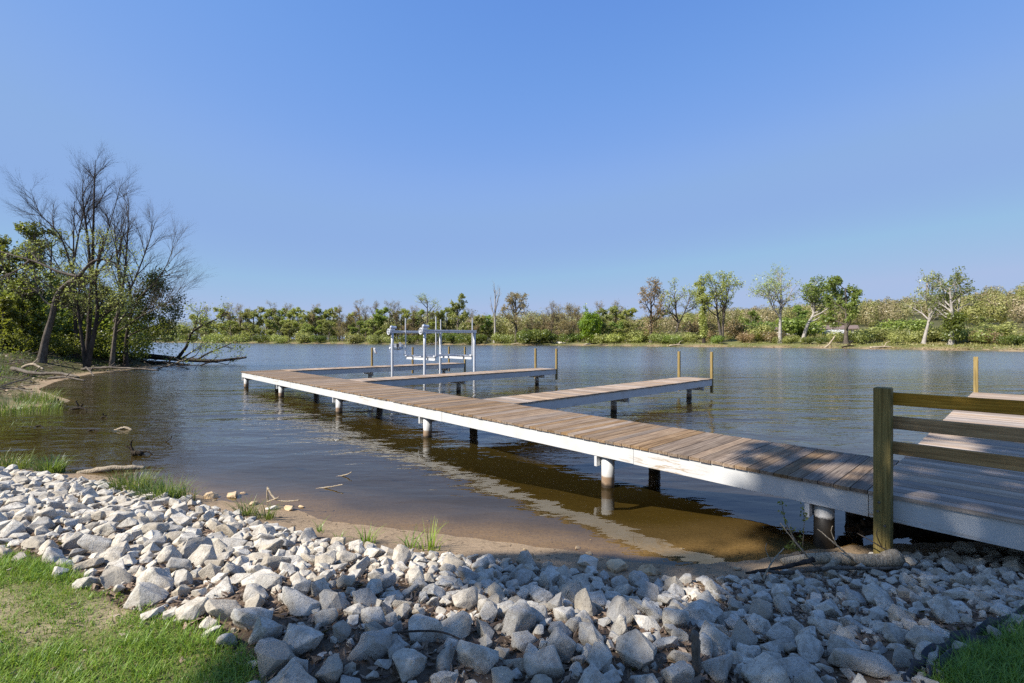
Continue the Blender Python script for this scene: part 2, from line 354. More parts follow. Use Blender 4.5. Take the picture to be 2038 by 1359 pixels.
def build_ground():
    nr, na = 330, 760
    r = np.concatenate([[0.01], .6 * (4000 / .6) ** (np.linspace(0, 1, nr - 1) ** .93)])
    a0 = np.linspace(-66, 66, 640); a1 = np.linspace(66, 294, na - 640 + 2)[1:-1]; a = np.radians(np.concatenate([a0, a1]))
    rr, aa = np.meshgrid(r, a, indexing='ij'); x = rr * np.sin(aa); y = rr * np.cos(aa); z = height(x, y)
    idx = np.arange(nr * len(a)).reshape(nr, len(a)); nx = np.roll(idx, -1, 1)
    q = np.stack([idx[:-1], nx[:-1], nx[1:], idx[1:]], -1).reshape(-1, 4)[:, ::-1]
    mb = MB(); mb.add(np.stack([x, y, z], -1), q, rnd=0.)
    # kinds of ground: sand, wet mud, litter soil among the stones, lawn soil, scrub floor
    X, Y, Z = x.ravel(), y.ravel(), z.ravel(); n = fbm(X * 1.7, Y * 1.7, 31, 4); n2 = fbm(X * 6, Y * 6, 41, 3)
    inn = inside(LANDN, X, Y); inf = inside(LANDF, X, Y); dn = pdist(NEAR, X, Y, False); df = pdist(FAR, X, Y, False)
    mixc = lambda c, k, b: c * (1 - k[:, None]) + np.array(b) * k[:, None]
    c = np.tile(np.array([.34, .245, .15]), (len(X), 1))
    c = mixc(c, .35 * n2, (.31, .21, .125))
    depth = np.where(inn | inf, 0, -Z)
    c = mixc(c, sstep(.004, .07, depth + (n - .5) * .03), (.125, .095, .062)); c = mixc(c, sstep(.04, .20, depth + (n - .5) * .08), (.078, .058, .016))
    c = mixc(c, sstep(.5, 1.6, depth), (.062, .045, .011)); c = mixc(c, np.where(depth > .01, 1., 0) * sstep(-4.5, -8.5, X) * sstep(40, 25, Y), (.045, .034, .009))
    c = mixc(c, sstep(-.05, .35, dn) * 0 + np.where(inn, 1 - sstep(.05, .25, dn), 0) * .35, (.20, .14, .085))
    k = np.where(inn, sstep(.55, .85, dn + (n - .5) * .3), 0) * sstep(20, 12, np.hypot(X, Y)); c = mixc(c, k, (.095, .066, .043)); c = mixc(c, k * n2 * .8, (.20, .145, .10))
    lawn = np.where(inn & ~inside(RIP, X, Y), 1., 0) * sstep(1.5, 2.3, dn) * sstep(20, 12, np.hypot(X, Y)); c = mixc(c, lawn, (.15, .15, .05)); c = mixc(c, lawn * sstep(.56, .70, fbm(X * 1.1, Y * 1.1, 77, 3)) * .85, (.36, .275, .175))
    hd = np.where(inn & (X < -11) & (Y > 11.5), 1., 0); c = mixc(c, hd * sstep(.2, 1.4, dn + (n - .5) * 2), (.075, .075, .025)); c = mixc(c, hd * sstep(.45, .6, n) * sstep(1.5, 4, dn), (.13, .095, .06)); 
    fs = np.where(inf, 1., 0); nn = fbm(X * .12, Y * .12, 51, 4); c = mixc(c, fs * sstep(.2, 1.6, df + (nn - .5) * 3.), (.15, .155, .05)); c = mixc(c, fs * sstep(.45, .62, nn) * sstep(2, 5, df), (.21, .185, .095)); c = mixc(c, fs * sstep(40, 80, df), (.085, .085, .035))
    o = mb.build('ground', None, smooth=True); tag(o, kind='structure')
    at_ = o.data.color_attributes.new('soil', 'FLOAT_COLOR', 'POINT'); at_.data.foreach_set('color', np.concatenate([np.clip(c, 0, 1), np.ones((len(c), 1))], 1).astype(np.float32).ravel())
    m = Mat('soil_and_sand'); p = m.pos; col = m.attr('soil', 'Color')
    n1 = m.noise(p, 30, 5, .65); n2 = m.noise(p, 140, 3, .6); n3 = m.noise(p, 2.2, 4)
    cc = m.mix(m.ramp(n1, (.38, .55), (.55, 0.)), col, m.mix(.62, col, (.03, .02, .012))); cc = m.mix(m.math('MULTIPLY', m.ramp(n2, (.62, 0.), (.72, 1.)), .4), cc, (.55, .47, .37))
    cc = m.mix(m.math('MULTIPLY', m.ramp(n3, (.4, 0.), (.7, 1.)), .3), cc, m.mix(.5, col, (.02, .016, .01)))
    m.pbr(cc, .92, m.bump(m.math('ADD', n1, n2), .5, .012), spec=.15); o.data.materials.append(m.m); return o
build_ground()

def build_water():
    mb = MB(); xs = np.array([-2500, 2500.]); mb.add([(-2500, -200, 0), (2500, -200, 0), (2500, 2500, 0), (-2500, 2500, 0)], [(0, 1, 2, 3)])
    o = mb.build('water', None, smooth=True); tag(o, kind='structure')
    m = Mat('river_water'); p = m.pos; x, y, z = m.sep(p)
    # calm close to the near bank, choppier in the open river
    open_ = m.n('MapRange'); m.set(open_.inputs[0], m.math('ADD', y, m.math('MULTIPLY', m.math('ABSOLUTE', x), .10))); open_.inputs[1].default_value = 6.5; open_.inputs[2].default_value = 19; open_.inputs[3].default_value = .05; open_.inputs[4].default_value = 1.; k = open_.outputs[0]
    wv = m.mapping(p, scale=(.55, 1.25, 1), rot=(0, 0, R(14)))
    big = m.noise(wv, 1.05, 1, .35, .3); med = m.noise(m.mapping(p, scale=(.6, 1.3, 1), rot=(0, 0, R(-9))), 3.4, 2, .5, .3); fin = m.noise(m.mapping(p, scale=(.7, 1.25, 1), rot=(0, 0, R(25))), 10, 2, .5)
    patch = m.ramp(m.noise(m.mapping(p, scale=(.03, .10, 1)), 1, 3), (.35, .55), (.65, 1.15))
    amp_s = m.math('MULTIPLY', k, patch)
    h = m.math('ADD', m.math('MULTIPLY', big, m.math('ADD', .013, m.math('MULTIPLY', amp_s, .062))), m.math('ADD', m.math('MULTIPLY', med, m.math('ADD', .0042, m.math('MULTIPLY', amp_s, .031))), m.math('MULTIPLY', fin, m.math('MULTIPLY', amp_s, .008))))
    swl = m.noise(m.mapping(p, scale=(.16, .62, 1), rot=(0, 0, R(8))), 1., 2, .5, .5); h = m.math('ADD', h, m.math('MULTIPLY', swl, m.math('MULTIPLY', amp_s, .13)))
    nb = m.bump(h, 1.0, 1.0)
    fr = m.n('Fresnel'); fr.inputs[0].default_value = 1.333; m.set(fr.inputs[1], nb)
    gl = m.n('BsdfGlossy'); gl.inputs[0].default_value = (1, 1, 1, 1); rg_ = m.n('MapRange'); m.set(rg_.inputs[0], m.math('ADD', y, m.math('MULTIPLY', m.math('ABSOLUTE', x), .10))); rg_.inputs[1].default_value = 10; rg_.inputs[2].default_value = 42; rg_.inputs[3].default_value = .012; rg_.inputs[4].default_value = .20; m.set(gl.inputs[1], rg_.outputs[0]); m.set(gl.inputs['Normal'], nb)
    tr = m.n('BsdfTransparent'); tr.inputs[0].default_value = (.90, .82, .60, 1)
    mu = m.n('BsdfDiffuse'); mu.inputs[0].default_value = (.052, .037, .009, 1)          # silt and algae in the deeper water
    mr = m.n('MapRange'); m.set(mr.inputs[0], m.math('ADD', y, m.math('MULTIPLY', m.math('ABSOLUTE', x), .10))); mr.inputs[1].default_value = 5.2; mr.inputs[2].default_value = 11; mr.inputs[3].default_value = 0.; mr.inputs[4].default_value = .45
    mm = m.n('MixShader'); m.t.links.new(mr.outputs[0], mm.inputs[0]); m.t.links.new(tr.outputs[0], mm.inputs[1]); m.t.links.new(mu.outputs[0], mm.inputs[2])
    mx = m.n('MixShader'); m.t.links.new(fr.outputs[0], mx.inputs[0]); m.t.links.new(mm.outputs[0], mx.inputs[1]); m.t.links.new(gl.outputs[0], mx.inputs[2]); m.t.links.new(mx.outputs[0], m.out.inputs[0])
    o.data.materials.append(m.m); return o
build_water()

# ------------------------------------------------------------------ docks (local x = out into the river, local y = along the main walkway away from us)
TH = .747; cT, sT = math.cos(TH), math.sin(TH)
def W(v, u): return (v * cT - u * sT, v * sT + u * cT)
def vu_px(x, v=None, u=None):                  # where the view through photo column x meets a line of constant v or u
    m = (x - CX) / F; a = cT * m + sT; b = -sT * m + cT
    Z = v / a if v is not None else u / b
    return (Z * a, Z * b)
DZ = .75                                        # deck height over the water
VN, VF = 6.0, 7.72; UE = 25.25
FIN = [(25.25, 24.08), (17.55, 16.38), (9.5, 8.33)]; VT = 18.25; PIER = (1.12, -1.3); PVT = 19.2
rng = np.random.default_rng(11)
def boards(mb, along, a0, a1, b0, b1, wid=.14, gap=.008, th=.038, over=.02):
    """planks filling a0..a1 across, each spanning b0..b1; along 0: planks run in x; 1: planks run in y"""
    n = max(1, round((a1 - a0) / (wid + gap))); st = (a1 - a0) / n
    for i in range(n):
        p0 = a0 + i * st + gap / 2; p1 = a0 + (i + 1) * st - gap / 2
        dz = rng.normal(0, .0016); e0, e1 = rng.uniform(-.006, .006, 2); t = rng.normal(0, .0015)
        B = (b0 - over + e0, b1 + over + e1)
        z1 = DZ + dz
        if along == 0: mb.box(B[0], B[1], p0, p1, z1 - th, z1, rnd=rng.random())
        else: mb.box(p0, p1, B[0], B[1], z1 - th, z1, rnd=rng.random())
def pile(mb, x, y, r=.1, top=.47, bot=-2.4):
    z = np.linspace(bot, top, 9); P = np.stack([np.full(9, x), np.full(9, y), z], -1); tubes(mb, P, np.full(9, r), 20, cap=True)
def mk(root, name, mat, fn, **kw):
    mb = MB(); fn(mb); return mb.build(name, mat, root, **kw)
def post4(mb, x, y, z0, z1, w=.09):
    mb.box(x - w / 2, x + w / 2, y - w / 2, y + w / 2, z0, z1)

FZ0, FZ1 = DZ - .038 - .235, DZ - .040          # fascia board
main = thing('dock_walkway', 'long main dock walkway of weathered boards with a white edge on white piles', 'dock', (0, 0, 0), TH)
mk(main, 'decking', M['deck_main'], lambda mb: boards(mb, 0, PIER[0] + .005, UE, VN, VF), bevel=0)
cuts = [PIER[0] + .002, 3.9, 8.75, 13.6, 18.5, 22.6, UE - .02]
for q_ in range(6): mk(main, 'fascia', M['white_beam'], lambda mb: mb.box(VN + .005 + .003 * (q_ % 2), VN + .045, cuts[q_] + .002, cuts[q_ + 1] - .003, FZ0 + .004 * (q_ % 3 == 1), FZ1), bevel=.004)
mk(main, 'fascia', M['white_beam'], lambda mb: mb.box(VF - .045, VF - .005, PIER[0] + .06, UE - .02, FZ0, FZ1), bevel=.004)
mk(main, 'end_board', M['white_beam'], lambda mb: mb.box(VN + .047, VF - .047, UE - .045, UE - .022, FZ0, FZ1))
for j in range(3): mk(main, 'joist', M['white_beam'], lambda mb: mb.box(VN + .4 + j * .42, VN + .44 + j * .42, PIER[0] + .06, UE - .06, FZ0 + .02, FZ1 - .004))
NP = [482, 560, 675, 851, 1210, 1640]; FP = [537, 616, 741, 922, 1287]
for i, px in enumerate(NP):
    v, u = vu_px(px, v=VN + .16); 
    if i == 0: u = UE - .2
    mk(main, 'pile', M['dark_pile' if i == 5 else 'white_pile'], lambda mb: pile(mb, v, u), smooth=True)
    mk(main, 'pile', M['white_pile'], lambda mb: pile(mb, VF - .2, u), smooth=True)
    mk(main, 'cross_beam', M['white_beam'], lambda mb: mb.box(VN + .008, VF - .03, u + .102, u + .15, FZ0 - .16, FZ0 - .003), bevel=.004)
fl = ['farthest short finger dock at the end of the walkway beyond the boat lift', 'middle finger dock of weathered boards passing in front of the boat lift', 'nearest of the three narrow finger docks with two bare wooden posts at its tip']
posts = [[(vu_px(741, u=25.3)[0], 25.34), (vu_px(822, u=25.3)[0], 25.34), (VT - .3, 25.34), (VT + .06, 24.13)], [(VT - .25, 17.62), (VT + .06, 16.43)], [(VT - .25, 9.57), (VT + .06, 8.38)]]
bents = [[vu_px(737, u=24.7)[0], vu_px(886, u=24.6)[0]], [vu_px(911, u=17.1)[0], vu_px(1067, u=17.1)[0]], [vu_px(1221, u=9.0)[0], vu_px(1371, u=9.0)[0]]]
for (u1, u0), lab, pp, bb in zip(FIN, fl, posts, bents):
    t = thing('finger_dock', lab, 'dock', (*W(VF + .03, u0), 0), TH, 'narrow finger docks'); ox, oy = VF + .03, u0
    def L(fn):
        def g(mb): 
            fn(mb)
            for V in mb.V: V -= np.array([ox, oy, 0])
        return g
    mk(t, 'decking', M['deck_finger'], L(lambda mb: boards(mb, 1, VF + .035, VT, u0, u1)))
    mk(t, 'fascia', M['white_beam'], L(lambda mb: mb.box(VF + .003, VT - .02, u0 + .005, u0 + .045, FZ0, FZ1)), bevel=.004)
    mk(t, 'fascia', M['white_beam'], L(lambda mb: mb.box(VF + .003, VT - .02, u1 - .045, u1 - .005, FZ0, FZ1)), bevel=.004)
    mk(t, 'end_board', M['white_beam'], L(lambda mb: mb.box(VT - .045, VT - .022, u0 + .047, u1 - .047, FZ0, FZ1)))
    mk(t, 'joist', M['white_beam'], L(lambda mb: mb.box(VF + .06, VT - .06, (u0 + u1) / 2 - .02, (u0 + u1) / 2 + .02, FZ0 + .02, FZ1 - .004)))
    for v in bb:
        mk(t, 'pile', M['white_pile'], L(lambda mb: pile(mb, v, u0 + .66, .1)), smooth=True)
        mk(t, 'cross_beam', M['white_beam'], L(lambda mb: mb.box(v - .15, v - .102, u0 + .01, u1 - .01, FZ0 - .14, FZ0 - .003)), bevel=.004)
    for v, u in pp: mk(t, 'mooring_post', M['treated'], L(lambda mb: post4(mb, v, u, .19, 1.78)), bevel=.005)
pier = thing('dock_pier', 'wide dock platform behind the wooden railing, boards laid crossways', 'dock', (*W(VN, PIER[1]), 0), TH); 
def L(fn):
    def g(mb):
        fn(mb)
        for V in mb.V: V -= np.array([VN, PIER[1], 0])
    return g
mk(pier, 'decking', M['deck_pier'], L(lambda mb: boards(mb, 1, VN - .02, PVT, PIER[1], PIER[0] - .02)))
mk(pier, 'fascia', M['white_beam'], L(lambda mb: mb.box(VN + .005, VN + .045, PIER[1], PIER[0] - .001, FZ0, FZ1)), bevel=.004)
mk(pier, 'fascia', M['white_beam'], L(lambda mb: mb.box(VF + .003, PVT - .02, PIER[0] - .047, PIER[0] - .008, FZ0, FZ1)), bevel=.004)
mk(pier, 'fascia', M['white_beam'], L(lambda mb: mb.box(VN + .05, PVT - .02, PIER[1] + .005, PIER[1] + .045, FZ0, FZ1)), bevel=.004)
for k in range(2): mk(pier, 'joist', M['white_beam'], L(lambda mb: mb.box(VN + .06, PVT - .06, PIER[1] + .8 + k * .8, PIER[1] + .84 + k * .8, FZ0 + .02, FZ1 - .004)))
for v in (10.2, 14.2, 18.2):
    for u in (PIER[0] - .25, PIER[1] + .3): mk(pier, 'pile', M['white_pile'], L(lambda mb: pile(mb, v, u)), smooth=True)
    mk(pier, 'cross_beam', M['white_beam'], L(lambda mb: mb.box(v - .15, v - .102, PIER[1] + .01, PIER[0] - .05, FZ0 - .14, FZ0 - .003)))
mk(pier, 'mooring_post', M['treated'], L(lambda mb: post4(mb, PVT + .045, PIER[0] - .06, .19, 1.77, .1)), bevel=.005)
# railing across the shore end of the wide platform
rl = thing('dock_railing', 'three-rail wooden railing on a square greenish post at the shore end of the dock', 'railing', (*W(VN - .075, .987), 0), TH)
def rail_post(mb): mb.box(-.072, .068, -.07, .07, -.1, 1.815)
mk(rl, 'post', M['rail_post'], rail_post, bevel=.012)
M['bolt'] = m_flat('galvanised_bolt', (.16, .15, .14), .5, .6)
for bz, by_ in ((.69, .02), (.47, -.025), (.60, .03)): mk(rl, 'bolt', M['bolt'], lambda mb: tubes(mb, [(-.083, by_, bz), (-.066, by_, bz)], [.011, .011], 8, cap=True))
mk(rl, 'post', M['rail_post'], lambda mb: mb.box(-.072, .068, -2.42, -2.28, -.1, 1.815), bevel=.012)
for z0, z1 in ((1.64, 1.765), (1.405, 1.53), (1.155, 1.28)):
    mk(rl, 'rail', M['rail'], lambda mb: mb.box(.071, .109, -2.45, .06, z0, z1, rnd=z0), bevel=.006)

# ------------------------------------------------------------------ boat lift in the slip between the two far finger docks
uA, uB, vA, vC = 23.75, 20.5, 13.05, 16.2
lift = thing('boat_lift', 'white four-post boat lift with two top beams and hanging cradles', 'boat lift', (*W(vA, uB), 0), TH)
def L(fn):
    def g(mb):
        fn(mb)
        for V in mb.V: V -= np.array([vA, uB, 0])
    return g
for v in (vA, vC):
    for u in (uA, uB): mk(lift, 'post', M['white_post'], L(lambda mb: pile(mb, v, u, .068, 2.60, -2.4)), smooth=True)
def ring_wheel(mb, c, r, n=20, t=.028):
    a = np.linspace(0, 2 * math.pi, n + 1); P = np.stack([np.full(n + 1, c[0]), c[1] + r * np.cos(a), c[2] + r * np.sin(a)], -1); tubes(mb, P, np.full(n + 1, t), 8)
for u in (uA, uB):
    def beam(mb):
        for z0, z1, h in ((2.60, 2.62, .065), (2.62, 2.725, .03), (2.725, 2.745, .065)): mb.box(vA - .15, vC + .12, u - h, u + h, z0, z1)
    mk(lift, 'top_beam', M['alu'], L(beam))
    mk(lift, 'lift_wheel', M['white_post'], L(lambda mb: (ring_wheel(mb, (vA - .22, u, 2.66), .15, t=.03), tubes(mb, [(vA - .26, u, 2.66), (vA - .12, u, 2.66)], [.05, .05], 10, cap=True), mb.box(vA - .235, vA - .205, u - .16, u + .16, 2.645, 2.675), mb.box(vA - .235, vA - .205, u - .015, u + .015, 2.5, 2.82))), smooth=False)
    mk(lift, 'lift_motor', M['alu'], L(lambda mb: (tubes(mb, smooth_path([(vA - .12, u, 2.90), (vA - .1, u, 2.90), (vA + .2, u, 2.90), (vA + .22, u, 2.90)], 8), [.04, .07, .08, .08, .08, .08, .07, .04], 12, cap=True), mb.box(vA - .12, vA + .12, u - .07, u + .07, 2.75, 2.83), mb.box(vA - .08, vA + .02, u - .035, u + .035, 2.96, 3.02))), smooth=False)
    mk(lift, 'drive_shaft', M['alu'], L(lambda mb: tubes(mb, [(vA, u - .09, 2.68), (vC, u - .09, 2.68)], [.02, .02], 8)))
for v in (vA + .75, vC - .05):
    def cr(mb):
        for z0, z1, h in ((1.16, 1.18, .07), (1.18, 1.325, .025), (1.325, 1.345, .07)): mb.box(v - h, v + h, uB + .16, uA - .16, z0, z1)
        for u in (uB + .2, uA - .2): mb.box(v - .08, v + .08, u - .07, u + .07, 1.35, 1.43)
    mk(lift, 'cradle_beam', M['white_post'], L(cr))
    for u in (uB + .12, uA - .12):
        mk(lift, 'guide_pole', M['white_post'], L(lambda mb: tubes(mb, [(v, u, 1.36), (v, u, 3.42)], [.032, .032], 10, cap=True)), smooth=False)
        mk(lift, 'cable', M['alu'], L(lambda mb: tubes(mb, [(v + .06, u - .03, 1.4), (v + .06, u - .03, 2.6)], [.006, .006], 5)))
for u in (uB + .9, uA - .9): mk(lift, 'bunk_board', M['white_post'], L(lambda mb: mb.box(vA + .3, vC + .4, u - .07, u + .07, 1.347, 1.40)))
fx, fy = W(posts[0][0][0], 25.34)
fen = thing('dock_fender', 'small white boat fender hanging beside a post on the farthest dock', 'fender', (fx + .2, fy - .05, 1.5))
mk(fen, 'body', M['white_post'], lambda mb: tubes(mb, smooth_path([(-.03, 0, .26), (-.03, 0, .24), (0, 0, .12), (.05, 0, -.02), (.06, 0, -.06)], 11), [.02, .05, .075, .08, .08, .08, .08, .075, .065, .05, .02], 10, cap=True), smooth=True)
mk(fen, 'rope', M['drift'], lambda mb: tubes(mb, smooth_path([(-.03, 0, .26), (-.09, 0, .31), (-.155, .03, .26)], 6), np.full(6, .008), 5))

# pontoon boat out on the river
bx, by, _ = at(789, 694, 104)
pb = thing('pontoon_boat', 'small white pontoon boat far out on the river behind the boat lift', 'boat', (bx, by, 0), R(9))
for s in (-1, 1): mk(pb, 'pontoon', M['alu'], lambda mb: tubes(mb, smooth_path([(s * 1.0, -3.1, .35), (s * 1.0, -2.6, .18), (s * 1.0, 0, .12), (s * 1.0, 3, .14)], 10), [.03, .2, .3, .32, .32, .32, .32, .32, .32, .3], 12, cap=True), smooth=True)
mk(pb, 'deck', M['white_post'], lambda mb: mb.box(-1.28, 1.28, -2.6, 3, .42, .52))
def fence(mb):
    for x0, x1, y0, y1 in ((-1.25, -1.21, -2.5, 2.9), (1.21, 1.25, -2.5, 2.9), (-1.2, -.4, -2.5, -2.46), (.4, 1.2, -2.5, -2.46), (-1.2, 1.2, 2.86, 2.9)):
        mb.box(x0, x1, y0, y1, .56, 1.02); mb.box(x0 - .005, x1 + .005, y0 - .005, y1 + .005, 1.08, 1.14)
        mb.box(x0, min(x1, x0 + .04), y0, min(y1, y0 + .04), .52, 1.08)
mk(pb, 'fence_panel', M['white_post'], fence)
m_s = m_flat('grey_vinyl', (.35, .34, .33))
for q_ in ((-1.15, -.55, -2.2, -.6), (.55, 1.15, -2.2, -.6), (-1.1, 1.1, 2.1, 2.7)): mk(pb, 'seat', m_s, lambda mb: mb.box(*q_, .54, .95))
mk(pb, 'helm', m_s, lambda mb: (mb.box(.35, 1.1, .2, .7, .54, 1.25), mb.box(.5, 1.0, .15, .2, 1.2, 1.5)))
mk(pb, 'outboard_motor', m_flat('dark_motor', (.03, .03, .035)), lambda mb: (mb.box(.25, .75, -3.3, -2.75, .5, 1.2), mb.box(.42, .58, -3.2, -2.95, -.3, .5)))
#@@MORE
# ------------------------------------------------------------------ riprap
def rock_mesh(seed, shape, detail):
    rg = random.Random(seed); sx, sy, sz = shape
    bm = bmesh.new()
    for _ in range(rg.randint(11, 17)):
        v = Vector((rg.gauss(0, 1), rg.gauss(0, 1), rg.gauss(0, 1))).normalized() * rg.uniform(.86, 1.0)
        p = 1.5; m = max(abs(v.x), abs(v.y), abs(v.z)); v = v.lerp(v / m * .8, .35)
        bm.verts.new((v.x * sx, v.y * sy, v.z * sz))
    r = bmesh.ops.convex_hull(bm, input=bm.verts)
    bmesh.ops.delete(bm, geom=[g for g in r['geom_interior'] if isinstance(g, bmesh.types.BMVert)] , context='VERTS')
    bmesh.ops.dissolve_limit(bm, angle_limit=R(12), verts=bm.verts, edges=bm.edges)
    if detail:
        bmesh.ops.bevel(bm, geom=list(bm.edges), offset=.075 if detail > 1 else .06, segments=2, profile=.6, affect='EDGES', clamp_overlap=True)
        bmesh.ops.triangulate(bm, faces=bm.faces)
        for _ in range(2 if detail > 1 else 1):
            long_ = [e for e in bm.edges if e.calc_length() > (.22 if detail > 1 else .5)]
            bmesh.ops.subdivide_edges(bm, edges=long_, cuts=1, use_grid_fill=True); bmesh.ops.triangulate(bm, faces=bm.faces)
        from mathutils import noise as mn
        bm.normal_update()
        for v in bm.verts:
            q = v.co * 1.7 + Vector((seed * 3.1, 0, 0))
            v.co += v.normal * (mn.noise(q) * .075 + mn.noise(q * 3.3) * .035 + mn.noise(q * 8) * .014)
    bmesh.ops.triangulate(bm, faces=bm.faces); bmesh.ops.recalc_face_normals(bm, faces=bm.faces)
    V = np.array([v.co for v in bm.verts]); T = np.array([[v.index for v in f.verts] for f in bm.faces]); bm.free()
    V -= (V.max(0) + V.min(0)) / 2; V /= (V.max(0) - V.min(0)).max() / 2
    return V, T
SHAPES = {'blocky': (1, .85, .72), 'slab': (1, .72, .38), 'long': (1, .55, .5), 'rounded': (1, .9, .8), 'wedge': (1, .8, .55)}
SH = list(SHAPES)
PROTO = [(sh, rock_mesh(100 + 10 * i + k, SHAPES[sh], 2)) for i, sh in enumerate(SH) for k in range(6)]
PROTO_M = [(sh, rock_mesh(400 + 10 * i + k, SHAPES[sh], 1)) for i, sh in enumerate(SH) for k in range(5)]
PROTO_S = [rock_mesh(700 + k, SHAPES[SH[k % 5]], 0) for k in range(12)]
rg = np.random.default_rng(2024)
def eul(rx, ry, rz):
    return np.array(Matrix.Rotation(rz, 3, 'Z') @ Matrix.Rotation(ry, 3, 'Y') @ Matrix.Rotation(rx, 3, 'X'))
# stones laid big first, then smaller ones in the gaps
hero = [(1344, 1246, .115, 'rounded'), (1268, 1320, .125, 'rounded'), (600, 1212, .155, 'long'), (598, 1290, .15, 'blocky'), (548, 1333, .11, 'rounded'), (810, 1338, .14, 'wedge'), (790, 1262, .10, 'long'), (840, 1275, .13, 'blocky'),
        (905, 1265, .12, 'blocky'), (505, 1245, .13, 'blocky'), (448, 1228, .12, 'blocky'), (650, 1240, .08, 'blocky'), (742, 1240, .10, 'wedge'), (715, 1145, .12, 'rounded'), (830, 1165, .13, 'rounded'), (925, 1210, .12, 'rounded'),
        (1125, 1240, .1, 'rounded'), (1175, 1280, .13, 'long'), (1290, 1190, .12, 'rounded'), (1345, 1180, .1, 'wedge'), (1420, 1235, .11, 'wedge'), (1640, 1255, .13, 'wedge'), (1590, 1265, .09, 'blocky'), (1710, 1335, .18, 'long'),
        (1880, 1235, .12, 'rounded'), (1790, 1240, .1, 'rounded'), (1760, 1212, .1, 'blocky'), (1840, 1310, .13, 'slab'), (1615, 1310, .1, 'blocky'), (1080, 1090 + 250, .12, 'blocky'), (615, 1120, .13, 'long'), (690, 1010 + 160, .1, 'blocky'), (380, 1070, .11, 'blocky'), (330, 1090, .11, 'slab')]
def unproj(px, py):
    z = .5
    for _ in range(8): x, y = gnd(px, py, z); z = .5 * z + .5 * hz(x, y)
    return gnd(px, py, z)
rocks = []
for px, py, r, sh in hero:
    x, y = unproj(px, py); rocks.append((x, y, r * .80, sh))
cell = {}
def put(x, y, r, sh):
    cell.setdefault((int(x // .5), int(y // .5)), []).append((x, y, r))
for q in rocks: put(*q)
def free(x, y, r, k):
    i, j = int(x // .5), int(y // .5)
    for a in (i - 1, i, i + 1):
        for b in (j - 1, j, j + 1):
            for (X, Y, Q) in cell.get((a, b), ()):
                if (X - x) ** 2 + (Y - y) ** 2 < (k * (Q + r)) ** 2: return False
    return True
xs0, xs1, ys0, ys1 = -12.5, 8.5, .9, 10.
for tries, (ra, rb), kk in ((3500, (.082, .116), .78), (16000, (.060, .082), .755), (24000, (.042, .060), .74), (18000, (.026, .042), .76)):
    px_, py_ = rg.uniform(xs0, xs1, tries), rg.uniform(ys0, ys1, tries); ok = inside(RIP, px_, py_)
    ed = pdist(RIP, px_, py_); bare = fbm(px_ * .9, py_ * .9, 88, 3)
    for x, y, o_, e, b_ in zip(px_, py_, ok, ed, bare):
        if not o_: continue
        if y < .95 * abs(x) - .6 or y > 1.5 and y < .86 * abs(x): continue     # well outside the view
        lo = sstep(.6, .3, np.array(e)) if y < 3.4 and x < -.8 else 0
        if b_ > .68 and ra < .08 and rg.random() < .6: continue
        if lo and rg.random() < lo * .6: continue
        r = ra + (rb - ra) * rg.random() ** 1.4
        r *= .85 if x > 1.8 else (1.12 if x < -1.5 else 1.0)
        if free(x, y, r, kk):
            sh = SH[rg.choice(5, p=[.3, .22, .18, .12, .18])]; rocks.append((x, y, r, sh)); put(x, y, r, sh)
P_ = np.array([(q[0], q[1], q[2]) for q in rocks]); Hz = height(P_[:, 0], P_[:, 1])
vis = (np.abs(P_[:, 0]) < 1.1 * P_[:, 1]) & (P_[:, 1] > 1.9)
scr = np.where(vis, P_[:, 2] / P_[:, 1], 0); order = np.argsort(-scr); N_IND = 296
small = MB(); spots = []
def slope(x, y): return (hz(x + .15, y) - hz(x - .15, y)) / .3, (hz(x, y + .15) - hz(x, y - .15)) / .3
cache = {}
for rank, i in enumerate(order):
    x, y, r, sh = rocks[i]; z = Hz[i]
    yaw = rg.uniform(0, 6.28); rx, ry = rg.normal(0, .42, 2)
    if sh in ('slab',) and x < -1.5: rx *= .5; ry *= .5
    if rank < N_IND:
        k = [j for j, p in enumerate(PROTO) if p[0] == sh][rg.integers(6)]
        if k not in cache:
            mb = MB(); mb.add(PROTO[k][1][0], None, PROTO[k][1][1], rnd=0.); o = mb.build('rock', M['rock'], smooth=True); cache[k] = o
            o.data.polygons.foreach_set('use_smooth', [True] * len(o.data.polygons)); first = True
        else: o = cache[k].copy(); COL.objects.link(o)
        o.scale = (r, r * rg.uniform(.85, 1.1), r * rg.uniform(.85, 1.15))
        lift_ = r * {'slab': .16, 'long': .26, 'rounded': .42, 'wedge': .3, 'blocky': .38}[sh]
        o.location = (x, y, z + lift_); o.rotation_euler = (rx, ry, yaw); spots.append((o, x, y, z + lift_, r, sh))
    elif scr[i] > 0 and r > .036:
        V, T = PROTO_M[[j for j, p in enumerate(PROTO_M) if p[0] == sh][rg.integers(5)]][1]
        V = (V * r) @ eul(rx, ry, yaw).T + (x, y, z + r * .28); small.add(V, None, T)
    else:
        V, T = PROTO_S[rg.integers(12)]; V = (V * r) @ eul(rx, ry, yaw).T + (x, y, z + r * .28); small.add(V, None, T)
# pebbles and chips between the stones
n = 6500; px_, py_ = rg.uniform(xs0, xs1, n * 2), rg.uniform(ys0, ys1, n * 2); ok = inside(RIP, px_, py_) & (np.abs(px_) < 1.12 * py_ + .3) & ((py_ < 6) | (rg.random(n * 2) < .3))
px_, py_ = px_[ok], py_[ok]; hh = height(px_, py_)
for x, y, z in zip(px_, py_, hh):
    r = .007 + .018 * rg.random() ** 2; V, T = PROTO_S[rg.integers(12)]; small.add((V * r) @ eul(*rg.uniform(0, 6, 3)).T + (x, y, z + r * .3), None, T)
o = small.build('small_stones', M['small_rock'], smooth=False); tag(o, 'small grey riprap stones and chips filling the gaps of the bank', 'stones', kind='stuff')
